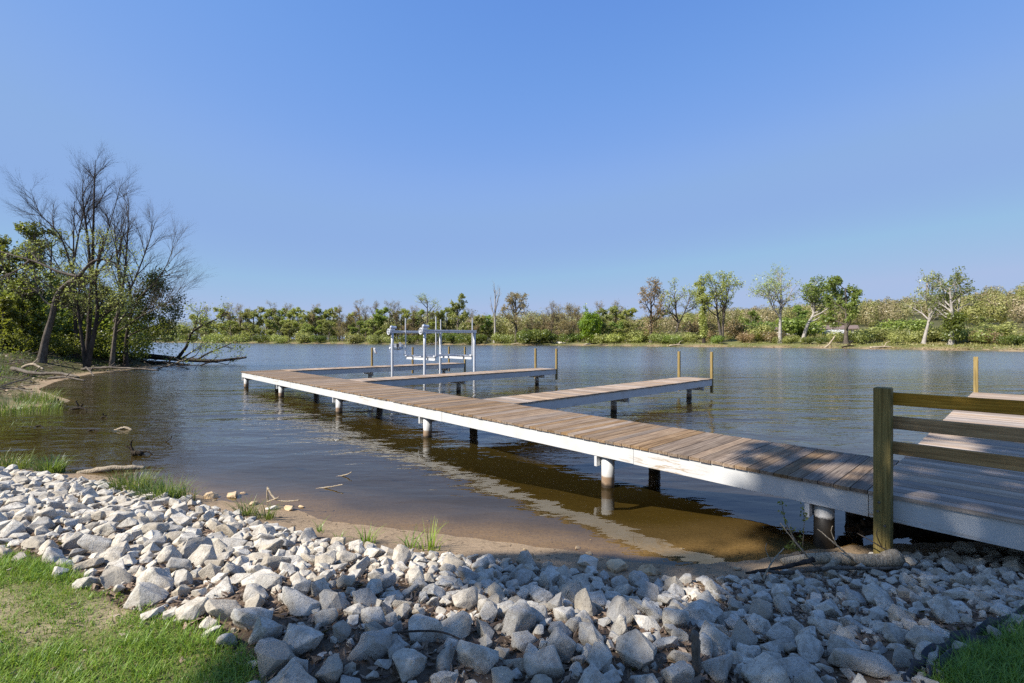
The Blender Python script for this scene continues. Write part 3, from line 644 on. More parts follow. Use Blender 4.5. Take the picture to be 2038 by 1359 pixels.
# labels: look first (size, shape, tone from the place), then neighbours, then order in the photo
def to_px(x, y, z): return CX + F * x / y, YH - F * (z - CZ) / y
LM = [('by the weathered stake', (.93, 2.45)), ('at the railing post foot', (3.6, 4.7)), ('beside the pale log', (2.95, 4.75)), ('along the black edging fabric', (2.5, 2.65)), ('against the sandy strip', (-.2, 4.65)), ('against sand below the nearest pile', (1.4, 4.35)),
      ('beside the sunlit lawn edge', (-2.3, 2.9)), ('at the near corner of the lawn', (-1.15, 2.35)), ('by the large grass clump', (-4.2, 6.4)), ('below the short grass tufts', (-2.3, 5.2)), ('on the bright crest at far left', (-6.5, 6.9)), ('on the sunny left slope', (-3.6, 4.9)),
      ('halfway up the sunny slope', (-2.3, 3.9)), ('where sun meets shade', (-1.1, 3.4)), ('in the shaded middle of the bank', (.3, 3.4)), ('low in the shaded middle', (.2, 2.4)), ('on shaded slope below the dock', (1.6, 3.5)), ('on the slope below the platform', (3.3, 4.0)), ('in the shade right of the stake', (1.6, 2.6)), ('in the shade left of the stake', (.55, 2.2)), ('at the lower edge of shade', (-.4, 2.15))]
szw = lambda r: 'very large' if r > .125 else 'large' if r > .1 else 'mid-sized' if r > .078 else 'smallish' if r > .06 else 'small'
shw = {'blocky': 'blocky', 'slab': 'flat slab-like', 'long': 'elongated', 'rounded': 'rounded', 'wedge': 'wedge-shaped'}
by = {}
for (o, x, y, z, r, sh) in spots:
    lm = min(LM, key=lambda l: math.hypot(l[1][0] - x, l[1][1] - y))[0]
    by.setdefault((szw(r), shw[sh], lm), []).append((to_px(x, y, z), o))
ORD = ['leftmost', 'second from left', 'third from left', 'fourth from left', 'fifth from left', 'sixth from left', 'seventh from left']
NUM = {2: 'two', 3: 'three', 4: 'four', 5: 'five', 6: 'six', 7: 'seven', 8: 'eight'}
for (sz_, s_, lm), ls in by.items():
    ls.sort(key=lambda q: q[0][0])
    for k, (pp_, o) in enumerate(ls):
        lab = f'{sz_} {s_} pale stone {lm}'
        lm_ = lm
        if len(ls) == 2: lab = ('left' if k == 0 else 'right') + f' one of two {sz_} {s_} stones {lm}'
        elif len(ls) > 2: lab = (ORD[k] if k < len(ls) - 1 else 'rightmost') + f' of {NUM.get(len(ls), "several")} {sz_} {s_} stones {lm}'
        tag(o, lab, 'stone', 'limestone rocks of the bank')

# ------------------------------------------------------------------ ground litter and grass
def blades(mb, X, Y, Z, Ln, Wd, az, bend, rnd, seg=3):
    """curved grass blades"""
    n = len(X); t = np.linspace(0, 1, seg + 1); dx, dy = np.cos(az), np.sin(az); V = np.zeros((n, seg + 1, 2, 3))
    for k, q in enumerate(t):
        hx = bend * q ** 2 * Ln; hzz = Ln * (q - .35 * bend * q ** 2); wd = Wd * (1 - q * .93) / 2
        for s_, sg in ((0, -1), (1, 1)):
            V[:, k, s_, 0] = X + dx * hx - dy * wd * sg; V[:, k, s_, 1] = Y + dy * hx + dx * wd * sg; V[:, k, s_, 2] = Z + hzz
    idx = np.arange(n * (seg + 1) * 2).reshape(n, seg + 1, 2)
    q = np.stack([idx[:, :-1, 0], idx[:, :-1, 1], idx[:, 1:, 1], idx[:, 1:, 0]], -1).reshape(-1, 4)
    mb.add(V.reshape(-1, 3), q, rnd=np.repeat(rnd, seg)); return mb
def lawn(poly, n, seed, label, hl=1.0):
    g = np.random.default_rng(seed); a = np.array(poly); lo, hi = a.min(0), a.max(0)
    X, Y = g.uniform(lo[0], hi[0], n * 3), g.uniform(lo[1], hi[1], n * 3); d = pdist(poly, X, Y); edge = d * 1. ; ok = inside(poly, X, Y) | (d < .10 * vnoise(X * 7, Y * 7, 3))
    pt = fbm(X * 1.1, Y * 1.1, 77, 3); tuft = fbm(X * 9, Y * 9, 78, 2)
    ok &= g.random(n * 3) < np.clip(1.15 - sstep(.54, .72, pt) * 1.0, .22, 1) * (.3 + tuft)
    X, Y, pt, tuft = X[ok][:n], Y[ok][:n], pt[ok][:n], tuft[ok][:n]
    Ln = (.022 + .04 * g.random(len(X)) ** 1.5) * (.6 + .9 * tuft) * hl * (1.25 - sstep(.4, .6, pt) * .5)
    mb = MB(); blades(mb, X, Y, height(X, Y) - .004, Ln, .0042 + .003 * g.random(len(X)), g.uniform(0, 6.28, len(X)), g.uniform(.2, 1.2, len(X)), g.random(len(X)), 2)
    o = mb.build('grass', M['grass']); tag(o, label, 'grass', kind='stuff'); return o
LAWN_L = [(-8., 5.75), (-5.5, 4.4), (-3.72, 3.48), (-3.08, 3.2), (-2.51, 2.93), (-2.03, 2.69), (-1.53, 2.48), (-1.21, 2.23), (-1.0, 1.7), (-1.5, 1.6), (-3., 2.3), (-6., 4.1)]
LAWN_R = [(1.80, 1.75), (2.0, 2.24), (2.46, 2.53), (3.02, 2.79), (3.7, 3.2), (4.6, 3.5), (4.4, 3.0), (2.6, 1.9), (2.0, 1.6)]
lawn(LAWN_L, 120000, 5, 'patchy bright green lawn with bare spots at the lower left'); lawn(LAWN_R, 30000, 6, 'shaded dark green lawn corner at the lower right', 1.5)
lawn([(-3., 2.3), (-6., 4.1), (-8., 5.75), (-11.5, 8.6), (-12.5, 6.), (-7., 1.2), (-3., .6), (-1., 1.), (-1., 1.7), (-1.5, 1.6)], 60000, 7, 'sunny green lawn stretching away to the left of the stones', 1.3)
def litter(polys, n, seed, label, size=(.011, .034), smooth_=False):
    g = np.random.default_rng(seed); mb = MB()
    for poly, share in polys:
        a = np.array(poly); lo, hi = a.min(0), np.minimum(a.max(0), 7.5); k = int(n * share)
        X, Y = g.uniform(lo[0], hi[0], k), g.uniform(lo[1], hi[1], k); ok = inside(poly, X, Y) & (np.abs(X) < 1.15 * Y) & (Y > 1.6) & (fbm(X * 1.3, Y * 1.3, 91, 2) > .36); X, Y = X[ok], Y[ok]; m = len(X)
        c = np.stack([X, Y, height(X, Y) + g.uniform(.002, .016, m)], -1); az = g.uniform(0, 6.28, m); s = g.uniform(*size, m)
        a1 = np.stack([np.cos(az), np.sin(az), g.normal(0, .35, m)], -1) * s[:, None]; b1 = np.stack([-np.sin(az), np.cos(az), g.normal(0, .4, m)], -1) * (s * g.uniform(.25, .6, m))[:, None]
        up = np.zeros((m, 3)); up[:, 2] = s * g.uniform(0, .5, m)
        V = np.stack([c - a1 + up, c - b1, c + a1 + up * .6, c + b1], 1).reshape(-1, 3); mb.add(V, np.arange(m * 4).reshape(m, 4), rnd=g.random(m))
    o = mb.build('leaf_litter', M['litter']); tag(o, label, 'leaf litter', kind='stuff'); return o
litter([(RIP, 1.0)], 110000, 8, 'dry brown leaf scraps lying between the stones'); litter([(LAWN_L, 1.), (LAWN_R, .1)], 4200, 9, 'pale dry leaf scraps lying on the lawn', (.008, .02))
def beach_bits():
    g = np.random.default_rng(44); mb = MB(); n = 900; X = g.uniform(-8, 4, n); Y = g.uniform(4.4, 9.5, n); d = pdist(NEAR, X, Y, False); ins = inside(LANDN, X, Y); ok = (ins & (d < .8)) | (~ins & (d < .5)); X, Y = X[ok], Y[ok]; h = height(X, Y)
    for x, y, z in zip(X, Y, h):
        V, T = PROTO_S[g.integers(12)]; r = .006 + .016 * g.random() ** 3; mb.add((V * r * (1.3, 1, .6)) @ eul(0, 0, g.uniform(0, 6)).T + (x, y, z + r * .25), None, T)
    tag(mb.build('beach_pebbles', M['bank_stone']), 'small dark pebbles scattered along the wet sand', 'pebbles', kind='stuff')
    lb = MB(); m = 1500; X = g.uniform(-8, 4, m); Y = g.uniform(4.4, 9.5, m); d = pdist(NEAR, X, Y, False); ok = inside(LANDN, X, Y) & (d < .7); X, Y = X[ok], Y[ok]; m = len(X); a = g.uniform(0, 3.14, m); L_ = g.uniform(.02, .10, m); t = np.linspace(-.5, .5, 3)[None]; z = height(X, Y)
    P = np.stack([X[:, None] + np.cos(a)[:, None] * L_[:, None] * t, Y[:, None] + np.sin(a)[:, None] * L_[:, None] * t, z[:, None] + .004 + g.normal(0, .002, (m, 3))], -1); tubes(lb, P, np.full((m, 3), .0022), 3)
    tag(lb.build('twig_litter', M['bark_dark']), 'bits of dark twig washed up on the sand', 'twig litter', kind='stuff')
beach_bits()
def tuft(px, py, z0, n, ln, spread, seed, label, mat='reed', z=None):
    x, y = gnd(px, py, z0); z = hz(x, y) if z is None else z; g = np.random.default_rng(seed); mb = MB()
    a = g.uniform(0, 6.28, n); rr_ = spread * np.sqrt(g.random(n)); n = n; X, Y = rr_ * np.cos(a), rr_ * np.sin(a) * .7
    blades(mb, X, Y, np.full(n, -.02), ln * g.uniform(.5, 1.1, n), .016 * g.uniform(.6, 1.3, n) * (ln / .3) ** .3, a + g.normal(0, .7, n), g.uniform(.15, 1.0, n), g.random(n), 4)
    o = mb.build('grass_tuft', M[mat], loc=(x, y, z - .01)); tag(o, label, 'grass tuft', 'grass tufts on the river edge'); return o
tuft(20, 935, .02, 220, .36, .34, 1, 'leftmost grass tuft behind the white stones at the water')
tuft(100, 940, .02, 240, .38, .22, 2, 'compact upright grass tuft between stones and brown shallows')
tuft(262, 975, .1, 330, .38, .32, 3, 'largest bushy grass clump at the edge of the stones'); tuft(322, 992, .1, 300, .36, .30, 4, 'grass clump leaning over the stones right of the largest clump'); tuft(372, 992, .1, 40, .34, .1, 5, 'thin grass tuft beside the black fabric and brown stones')
tuft(490, 1026, .1, 60, .28, .12, 6, 'spiky grass tuft left of the driftwood branch'); tuft(528, 1032, .1, 60, .26, .12, 7, 'spreading grass tuft below the driftwood branch')
tuft(636, 1058, .1, 16, .2, .05, 8, 'sparse seedling tuft alone on the sand', 'grass'); tuft(730, 1085, .1, 45, .25, .10, 9, 'upright grass tuft growing from sand behind the stones', 'grass'); tuft(672, 1075, .1, 12, .14, .05, 10, 'tiny grass sprout beside the dark sand step', 'grass')
tuft(815, 1095, .1, 30, .26, .1, 11, 'left tuft of the pair of pale grass blades over the sand', 'grass'); tuft(852, 1097, .1, 34, .34, .12, 12, 'right tuft of the pair of pale grass blades over the sand', 'grass'); tuft(1043, 1122, .1, 10, .14, .03, 13, 'tiny dark grass sprout on the shaded sand', 'grass')
for k, (px, py, n_, l_, sp_) in enumerate([(20, 815, 420, .6, 1.4), (75, 800, 260, .65, .7), (15, 845, 300, .4, 1.0)]):
    tuft(px, py, .05, n_, l_, sp_, 20 + k, ['wide bed of tall reeds on the left spit', 'upright reed clump at the tip of the left spit', 'low bright grass clump in front of the reeds'][k])

# ------------------------------------------------------------------ driftwood, stumps, stakes
def limb(mb, pts, r0, r1, n=16, k=8, wob=.12, seed=0):
    g = np.random.default_rng(seed); P = smooth_path(pts, n); L_ = np.linalg.norm(np.diff(P, axis=0), axis=1).sum(); P[1:-1] += g.normal(0, wob * (r0 + r1) / 2, (n - 2, 3))
    rr_ = np.linspace(r0, r1, n) * (1 + g.normal(0, .08, n)); tubes(mb, P, rr_, k, cap=True)
def wood(name, label, cat, mat, base, limbs, group=None, seed=0):
    x, y, z = base; mb = MB()
    for i, (pts, r0, r1) in enumerate(limbs): limb(mb, pts, r0, r1, seed=seed + i)
    o = mb.build(name, M[mat], smooth=True, loc=base); return tag(o, label, cat, group)
def G(px, py, z): x, y = gnd(px, py, z); return (x, y, z)
x, y = 3.22, 4.50; z = hz(x, y) + .05
wood('driftwood_log', 'pale bleached driftwood log lying at the railing post foot', 'log', 'drift', (x, y, z), [([(-.62, .12, -.03), (-.4, .1, .02), (-.1, .03, .05), (.2, -.02, .05), (.36, -.02, .08)], .03, .078), ([(-.15, .02, .05), (-.3, -.08, .02), (-.42, -.1, .0)], .04, .012)])
wood('driftwood_log', 'long grey driftwood branch lying behind the pale log', 'log', 'bark_mid', (x, y - .1, z), [([(-.75, -.05, .0), (-.3, -.02, .03), (.2, .0, .02), (.75, .03, .03)], .02, .012), ([(-.75, -.05, 0), (-.95, -.12, .05)], .02, .01)], seed=5)
for k, (p0, p1, lab) in enumerate([((-.35, .1, 0), (-.62, .2, .36), 'bare curved twig rising left of the railing post'), ((.0, .0, .05), (-.32, .1, .34), 'bare thin twig leaning against the pale log'), ((.55, .1, 0), (.2, .3, .22), 'thin dark twig in front of the dock edge right of the post'), ((-1.0, -.2, 0), (-.7, .0, .2), 'forked pale twig on the sand left of the pale log')]):
    mid = tuple((a + b) / 2 + (.03 if i == 2 else -.04) for i, (a, b) in enumerate(zip(p0, p1)))
    wood('twig', lab, 'twig', 'drift' if k != 2 else 'bark_dark', (x, y - .05, z - .02), [([p0, mid, p1], .009, .004), ([mid, (mid[0] - .05, mid[1], mid[2] + .12), (mid[0] - .04, mid[1], mid[2] + .18)], .005, .002)], 'thin twigs by the pale log', seed=30 + k)
x, y, z = G(1490, 1135, .12)
wood('driftwood_log', 'short dark driftwood stick lying on the stones by the shaded sand', 'log', 'bark_dark', (x, y - .15, z + .05), [([(-.1, 0, 0), (.25, .02, .04), (.55, .05, .1)], .012, .022)], seed=8)
x, y, z = G(1385, 1359, .68); z = hz(x, y)
wood('wooden_stake', 'weathered grey wooden stake standing upright among the stones', 'stake', 'bark_mid', (x, y, z - .05), [([(0, 0, -.05), (.004, .01, .12), (.010, .02, .262)], .0225, .021)], seed=3)
x, y, z = G(1870, 1088, .12)
mb = MB(); g = np.random.default_rng(4)
for k in range(9):
    yy = g.uniform(-.16, .16); zz = g.uniform(-.02, .24); l0 = -.45 - g.uniform(0, .35); mb.box(l0, .55, yy - .03, yy + .03, zz, zz + .05, rnd=g.random(), M=Matrix.Rotation(g.normal(0, .08), 4, 'Y') @ Matrix.Rotation(g.normal(0, .1), 4, 'Z'))
limb(mb, [(-.5, 0, .1), (0, 0, .12), (.6, 0, .1)], .12, .15, seed=9)
tag(mb.build('rotten_log', M['rotten'], loc=(x + .1, y + .25, z)), 'dark rotten log with a jagged splintered end under the dock platform', 'log')
x, y = unproj(980, 1318); limbs = [([(-.3, .05, .1), (-.1, 0, .15), (.1, .03, .13), (.28, -.04, .09)], .007, .003)]
wood('twig', 'thin dark branch lying across the shaded stones at the bottom', 'twig', 'bark_dark', (x - .35, y, hz(x, y)), limbs, seed=12)
x, y, z = G(560, 1008, .06)
wood('driftwood_branch', 'forked bleached driftwood branch arching over stones at the sand corner', 'branch', 'drift', (x, y, z), [([(-.24, .12, .02), (-.26, .14, .16), (-.25, .14, .22)], .012, .009), ([(-.25, .14, .2), (-.12, .06, .09), (.05, 0, .07), (.26, -.05, .10)], .014, .008), ([(-.24, .1, .03), (-.1, .03, .09), (-.03, .0, .13)], .01, .006)], seed=40)
for k, (px, py, r, lab) in enumerate([(575, 1003, .075, 'tan angular stone at the water tip under the driftwood branch'), (540, 1005, .085, 'pale stone under the driftwood branch'), (600, 996, .05, 'small brown stone at the very tip of the sand corner'), (420, 978, .095, 'brown rounded boulder at the water edge beyond the grass'), (462, 975, .11, 'wide tan flat stone at the water edge beyond the grass'), (484, 968, .05, 'small brown stone half in the water beyond the grass'), (505, 992, .08, 'brown pointed stone between the spiky tuft and the water'),
        (1170, 1125, .10, 'pale upright stone on the sand at the stones edge'), (1225, 1130, .13, 'wide tan stone bedded in the sand'), (1290, 1133, .11, 'dark grey stone at the sand beside the brown water'), (1470, 1125, .05, 'small dark stone on the shaded wet sand'), (1150, 1075, .04, 'small stone in the wet sand by the white reflection'), (1172, 1088, .035, 'tiny tan pebble in the wet sand')]):
    x, y = gnd(px, py + 4, .06); mb = MB(); V, T = PROTO[(k * 7) % len(PROTO)][1]; mb.add(V * r * (1, 1, .75), None, T, rnd=k / 13)
    o = mb.build('rock', M['rock' if k in (1, 7) else 'tan_rock'], smooth=True, loc=(x, y, hz(x, y) + r * .25)); o.rotation_euler = (0, 0, k * 1.3); tag(o, lab, 'stone', 'stones on the sand')
x, y, z = G(268, 906, 0)
wood('stump', 'dark forked root stump standing in the brown shallows', 'stump', 'rotten', (x, y, z), [([(.0, 0, -.06), (-.02, 0, .05), (-.11, .02, .17)], .045, .022), ([(-.07, 0, .11), (-.09, .02, .22), (-.06, .02, .30)], .02, .009), ([(-.07, .0, .12), (-.19, .0, .2)], .018, .008), ([(.0, 0, .04), (.1, -.02, .05), (.26, -.02, -.04)], .055, .025), ([(.03, .05, .05), (.2, .06, .06), (.3, .06, .0)], .025, .012)], seed=50)
wood('driftwood_log', 'flat wet driftwood log reaching from the stump towards the stones', 'log', 'drift', G(205, 938, 0), [([(-.35, -.1, -.02), (0, 0, .03), (.35, .12, .03), (.55, .22, -.01)], .05, .04)], seed=52)
for k, (px, py, l_, h_, lab) in enumerate([(663, 972, .30, .07, 'longer bare stick leaning out of the shallow water'), (702, 948, .14, .08, 'shorter bare stick leaning out of the shallow water'), (352, 880, .1, .14, 'small bent dark twig standing in the calm water')]):
    wood('stick', lab, 'stick', 'drift' if k < 2 else 'rotten', G(px - 18, py, 0), [([(-.14, .05, -.02), (l_ * .4, .0, h_ * .4), (l_, -.02, h_)], .012, .008)], 'sticks in the shallows', seed=60 + k)
for k, (px, py, s, lab) in enumerate([(118, 808, .5, 'dark driftwood snag with a raised fork near the reeds'), (155, 815, .55, 'knotted dark driftwood snag right of the reeds'), (205, 832, .25, 'small dark snag alone in the brown shallows'), (182, 858, .3, 'dark lump of driftwood in the middle of the brown shallows'), (245, 855, .4, 'pale flat driftwood piece in the brown shallows'), (75, 850, .25, 'short dark driftwood piece left in the brown shallows')]):
    g = np.random.default_rng(k + 70); lb = [([(-.5 * s, 0, -.03), (0, .05, .06 * s + .02), (.5 * s, .02, -.02)], .10 * s, .06 * s)]
    if k in (0, 1, 2): lb += [([(0, .05, .05), (-.12 * s, .05, .3 * s), (-.2 * s, .05, .5 * s)], .06 * s, .02), ([(.05 * s, .05, .05), (.2 * s, .05, .3 * s)], .05 * s, .02)]
    wood('driftwood', lab, 'driftwood', 'rotten' if k != 4 else 'drift', G(px, py, 0), lb, 'driftwood in the left shallows', seed=70 + k)
for k, (px, py, pts, r, mt, lab) in enumerate([(95, 752, [(-2.6, .6, .5), (-1, .2, .25), (.6, 0, .25), (1.9, -.2, .05)], .12, 'bark_mid', 'grey driftwood trunk lying on the left beach'), (70, 745, [(-1.2, 0, .2), (-.3, .1, .6), (.5, .0, .3)], .12, 'drift', 'bent pale driftwood root on the left beach'), (215, 738, [(-1.8, 0, .1), (0, .1, .22), (2.0, .2, .12), (3.2, .3, .0)], .09, 'bark_mid', 'long grey log along the waterline below the bare trees'),
        (130, 757, [(-.9, 0, .1), (0, 0, .16), (1.1, -.1, .0)], .07, 'bark_mid', 'short grey log at the waterline of the left beach'), (165, 748, [(0, .2, .5), (.4, 0, .3), (.9, -.3, 0)], .06, 'bark_mid', 'thin branch slanting into the water below the bare trees')]):
    wood('driftwood_log', lab, 'log', mt, G(px, py, .1), [(pts, r, r * .5), ([pts[1], tuple(np.array(pts[1]) + (.3, .1, .35))], r * .5, r * .2)], 'logs on the left beach', seed=80 + k)
mb = MB(); pth = [gnd(2038, 1213, .68), gnd(1985, 1243, .69), gnd(1930, 1272, .70), gnd(1892, 1305, .70), gnd(1862, 1342, .70), gnd(1845, 1380, .70)]; pth = [(4.0, 3.35)] + pth
P = smooth_path([(a, b, 0) for a, b in pth], 60); g = np.random.default_rng(3); hh = height(P[:, 0], P[:, 1])
for k in range(2):
    lo_ = P.copy(); hi_ = P.copy(); off_ = (.0, .0) if k == 0 else (-.05, .045)
    lo_[:, 0] += off_[0]; lo_[:, 1] += off_[1]; lo_[:, 2] = hh - .03; hi_[:, 0] += .015 * np.sin(np.arange(60) * .9) - .02 + off_[0]; hi_[:, 1] += off_[1] + .02; hi_[:, 2] = hh + .045 + .018 * np.sin(np.arange(60) * .55) + g.normal(0, .004, 60)
    V = np.stack([lo_, hi_], 1).reshape(-1, 3); idx = np.arange(120).reshape(60, 2); mb.add(V, np.stack([idx[:-1, 0], idx[1:, 0], idx[1:, 1], idx[:-1, 1]], -1))
o = mb.build('edging_fabric', m_flat('black_fabric', (.018, .02, .024), .55, 0, .3, 40, .3), smooth=True); so_ = o.modifiers.new('thick', 'SOLIDIFY'); so_.thickness = .006
tag(o, 'black landscape fabric edging between stones and shaded grass', 'edging fabric')

# ------------------------------------------------------------------ trees
def level(g, P, Rd, c, t0, t1, ang, ln, fall, seg, wander, up, rr, ang_sd=.2):
    """c children on every parent polyline P [B,n,3]; returns their polylines and radii"""
    B, n = P.shape[:2]; t = t0 + (t1 - t0) * (np.arange(c)[None] + g.random((B, c))) / c
    f = t * (n - 1); i = np.clip(f.astype(int), 0, n - 2); f = (f - i)[..., None]; b = np.arange(B)[:, None]
    p = P[b, i] * (1 - f) + P[b, i + 1] * f; tan = P[b, i + 1] - P[b, i]; tan /= np.linalg.norm(tan, axis=-1, keepdims=True) + 1e-9
    rp = Rd[b, i] * (1 - f[..., 0]) + Rd[b, i + 1] * f[..., 0]
    rv = g.normal(size=(B, c, 3)); perp = rv - (rv * tan).sum(-1, keepdims=True) * tan; perp /= np.linalg.norm(perp, axis=-1, keepdims=True) + 1e-9
    a = np.radians(ang) * (1 + ang_sd * g.normal(size=(B, c)))[..., None]
    d = np.cos(a) * tan + np.sin(a) * perp
    L_ = ln * (1 - fall * (t - t0) / max(t1 - t0, 1e-6)) * g.uniform(.65, 1.25, (B, c))
    pts = [p]; s = (L_ / seg)[..., None]
    for k in range(seg):
        d = d + wander * g.normal(size=d.shape) + np.array([0, 0, up]); d /= np.linalg.norm(d, axis=-1, keepdims=True)
        p = p + d * s; pts.append(p)
    Q = np.stack(pts, 2).reshape(B * c, seg + 1, 3)
    r0 = np.minimum(rp * .8, rr * g.uniform(.75, 1.2, (B, c))).reshape(-1, 1); RQ = r0 * (1 - .8 * np.linspace(0, 1, seg + 1)[None])
    return Q, RQ
def leaves(mb, g, P, m, size, jit, t0=.15, aspect=.55, flat=0.0, tone=None):
    """m leaves along every polyline of P"""
    B, n = P.shape[:2]; t = (t0 + (1 - t0) * g.random((B, m))) * (n - 1); i = np.clip(t.astype(int), 0, n - 2); f = (t - i)[..., None]; b = np.arange(B)[:, None]
    c = (P[b, i] * (1 - f) + P[b, i + 1] * f).reshape(-1, 3) + g.normal(0, jit, (B * m, 3)); k = len(c)
    a = g.normal(size=(k, 3)); a[:, 2] *= (1 - flat); a /= np.linalg.norm(a, axis=1, keepdims=True); r = g.normal(size=(k, 3)); e = np.cross(a, r); e /= np.linalg.norm(e, axis=1, keepdims=True) + 1e-9
    s = (size * g.uniform(.6, 1.35, k))[:, None]
    V = np.stack([c - a * s, c - e * s * aspect, c + a * s, c + e * s * aspect], 1).reshape(-1, 3)
    rn = np.clip(.55 * np.repeat(g.random(B), m) + .45 * g.random(k), 0, 1) if tone is None else tone(c)
    mb.add(V, np.arange(k * 4).reshape(k, 4), rnd=rn); return c
def trunk_path(h, lean=(0, 0), wob=.05, n=10, g=None, curve=None):
    t = np.linspace(0, 1, n); x = lean[0] * h * t + (curve[0] * h * np.sin(t * 3.1) if curve else 0); y = lean[1] * h * t
    P = np.stack([x, y, h * t], 1); 
    if g is not None: P[1:, :2] += np.cumsum(g.normal(0, wob * h / n, (n - 1, 2)), 0) * .6
    return P
def make_tree(seed, h, r, spec, leaf, bark, nleaf, lsize, name='tree', paths=None, jit=.2, sides=(9, 6, 4, 3, 3), lean=(0, 0), aspect=.55, leaf_levels=(-1,), extra=None, tip=.25, flat=0.):
    """spec: list of dicts for level(); returns an Empty with trunk and crown"""
    g = np.random.default_rng(seed)
    root = bpy.data.objects.new(name, None); COL.objects.link(root); root.empty_display_size = .3
    if paths is None: paths = [(trunk_path(h, lean, g=g), r)]
    tb = MB(); cb = MB(); levels = []
    Ps = [smooth_path(p, 12) for p, _ in paths]; P = np.stack(Ps); Rd = np.stack([rr_ * (1 - (1 - tip) * np.linspace(0, 1, 12) ** 1.1) * (1 + .45 * np.exp(-np.linspace(0, 1, 12) * 14)) for _, rr_ in paths])
    tubes(tb, P, Rd, sides[0], rnd=.5); levels.append((P, Rd))
    for q, sp in enumerate(spec):
        P, Rd = level(g, P, Rd, **sp); levels.append((P, Rd))
        tubes(tb if q < 1 else cb, P, Rd, sides[min(q + 1, len(sides) - 1)], rnd=.5)
    tr = tb.build('trunk', M[bark], root, smooth=True)
    if cb.n:
        br = cb.build('branches', M[bark], root, smooth=True)
    if nleaf:
        lb = MB()
        for lv in leaf_levels: leaves(lb, g, levels[lv][0], max(1, int(nleaf / len(leaf_levels) / len(levels[lv][0]))), lsize, jit, aspect=aspect, flat=flat)
        if extra: extra(lb, g, levels)
        lb.build('crown', M[leaf], root)
    return root
D = dict
def place(root, x, y, sc=1., rz=0., sx=1., z=None):
    root.location = (x, y, (hz(x, y) if z is None else z) - .06); root.scale = (sc * sx, sc * sx, sc); root.rotation_euler = (0, 0, rz); return root
def pxy(px, Z): return ((px - CX) / F * Z, Z)

# ------------------------------------------------------------------ far bank
_bz = sorted([(p[0] / p[1], p[1]) for p in FAR if abs(p[0]) < 260])
def bank_z(px): m = (px - CX) / F; return float(np.interp(m, [a for a, _ in _bz], [b for _, b in _bz]))
def far_spot(px, back): Z = bank_z(px) + back; x, y = pxy(px, Z); return x, y, Z
def tree_h(px, ytop, back):
    x, y, Z = far_spot(px, back); return x, y, (CZ + (YH - ytop) * Z / F) - hz(x, y) + .06
def sp_oak(h, dense=1, up=.05, a=48, low=.3):
    return [D(c=8, t0=low, t1=.98, ang=a, ln=.46 * h, fall=.45, seg=6, wander=.13, up=up, rr=.016 * h), D(c=6, t0=.25, t1=1., ang=42, ln=.2 * h, fall=.4, seg=4, wander=.16, up=up, rr=.007 * h), D(c=6, t0=.1, t1=1., ang=42, ln=.095 * h, fall=.3, seg=3, wander=.2, up=.03, rr=.0035 * h)]
def sp_tall(h, low=.42, w=.3, up=.12):
    return [D(c=9, t0=low, t1=1., ang=38, ln=w * h, fall=.5, seg=5, wander=.1, up=up, rr=.012 * h), D(c=6, t0=.25, t1=1., ang=40, ln=.14 * h, fall=.4, seg=4, wander=.15, up=.06, rr=.006 * h), D(c=5, t0=.15, t1=1., ang=42, ln=.07 * h, fall=.3, seg=3, wander=.2, up=.03, rr=.003 * h)]
def twigs(h, c=4): return D(c=c, t0=.1, t1=1., ang=38, ln=.05 * h, fall=.3, seg=2, wander=.2, up=.03, rr=.0016 * h)
def ivy(r_, z0, z1, n, size):
    def f(lb, g, levels):
        P, Rd = levels[0]; k = g.integers(len(P), size=n); t = g.uniform(z0, z1, n) * 11; i = np.clip(t.astype(int), 0, 10); ff = (t - i)[:, None]
        c = P[k, i] * (1 - ff) + P[k, i + 1] * ff; a = g.uniform(0, 6.28, n); rr_ = r_ * np.sqrt(g.random(n)) * (.5 + g.random(n)); c = c + np.stack([np.cos(a) * rr_, np.sin(a) * rr_, g.normal(0, .2, n)], 1)
        leaves(lb, g, np.stack([c, c + .01], 1), 1, size, 0)
    return f
def shell_leaves(mb, g, c, nrm, size, tone, jit=.45, aspect=.7):
    """leaf clumps lying roughly along the crown surface"""
    n = len(c); nr = nrm + g.normal(0, jit, (n, 3)); nr /= np.linalg.norm(nr, axis=1, keepdims=True); r = g.normal(size=(n, 3)); a = np.cross(nr, r); a /= np.linalg.norm(a, axis=1, keepdims=True) + 1e-9; e = np.cross(nr, a)
    s = (size * g.uniform(.6, 1.35, n))[:, None]; V = np.stack([c - a * s, c - e * s * aspect, c + a * s, c + e * s * aspect], 1).reshape(-1, 3)
    mb.add(V, np.arange(n * 4).reshape(n, 4), rnd=tone)
def named(seed, px, ytop, back, mk_, label, **kw):
    x, y, h = tree_h(px, ytop, back); h *= .90 if seed not in (3, 5) else 1.; o = mk_(seed, h); place(o, x, y, rz=0); return tag(o, label, 'tree', 'trees standing on the far bank')
named(1, 849, 590, 9, lambda s, h: make_tree(s, h, .5, sp_oak(h, low=.35) + [twigs(h, 3)], 'leaf_pale', 'bark_mid', 1500, .2, lean=(.02, 0)), 'tall open-crowned tree with sparse pale buds behind the boat lift')
named(2, 911, 598, 8, lambda s, h: make_tree(s, h, .5, sp_oak(h, low=.25), 'leaf_young', 'bark_mid', 4200, .27), 'yellow-green leafy tree directly right of the boat lift beam')
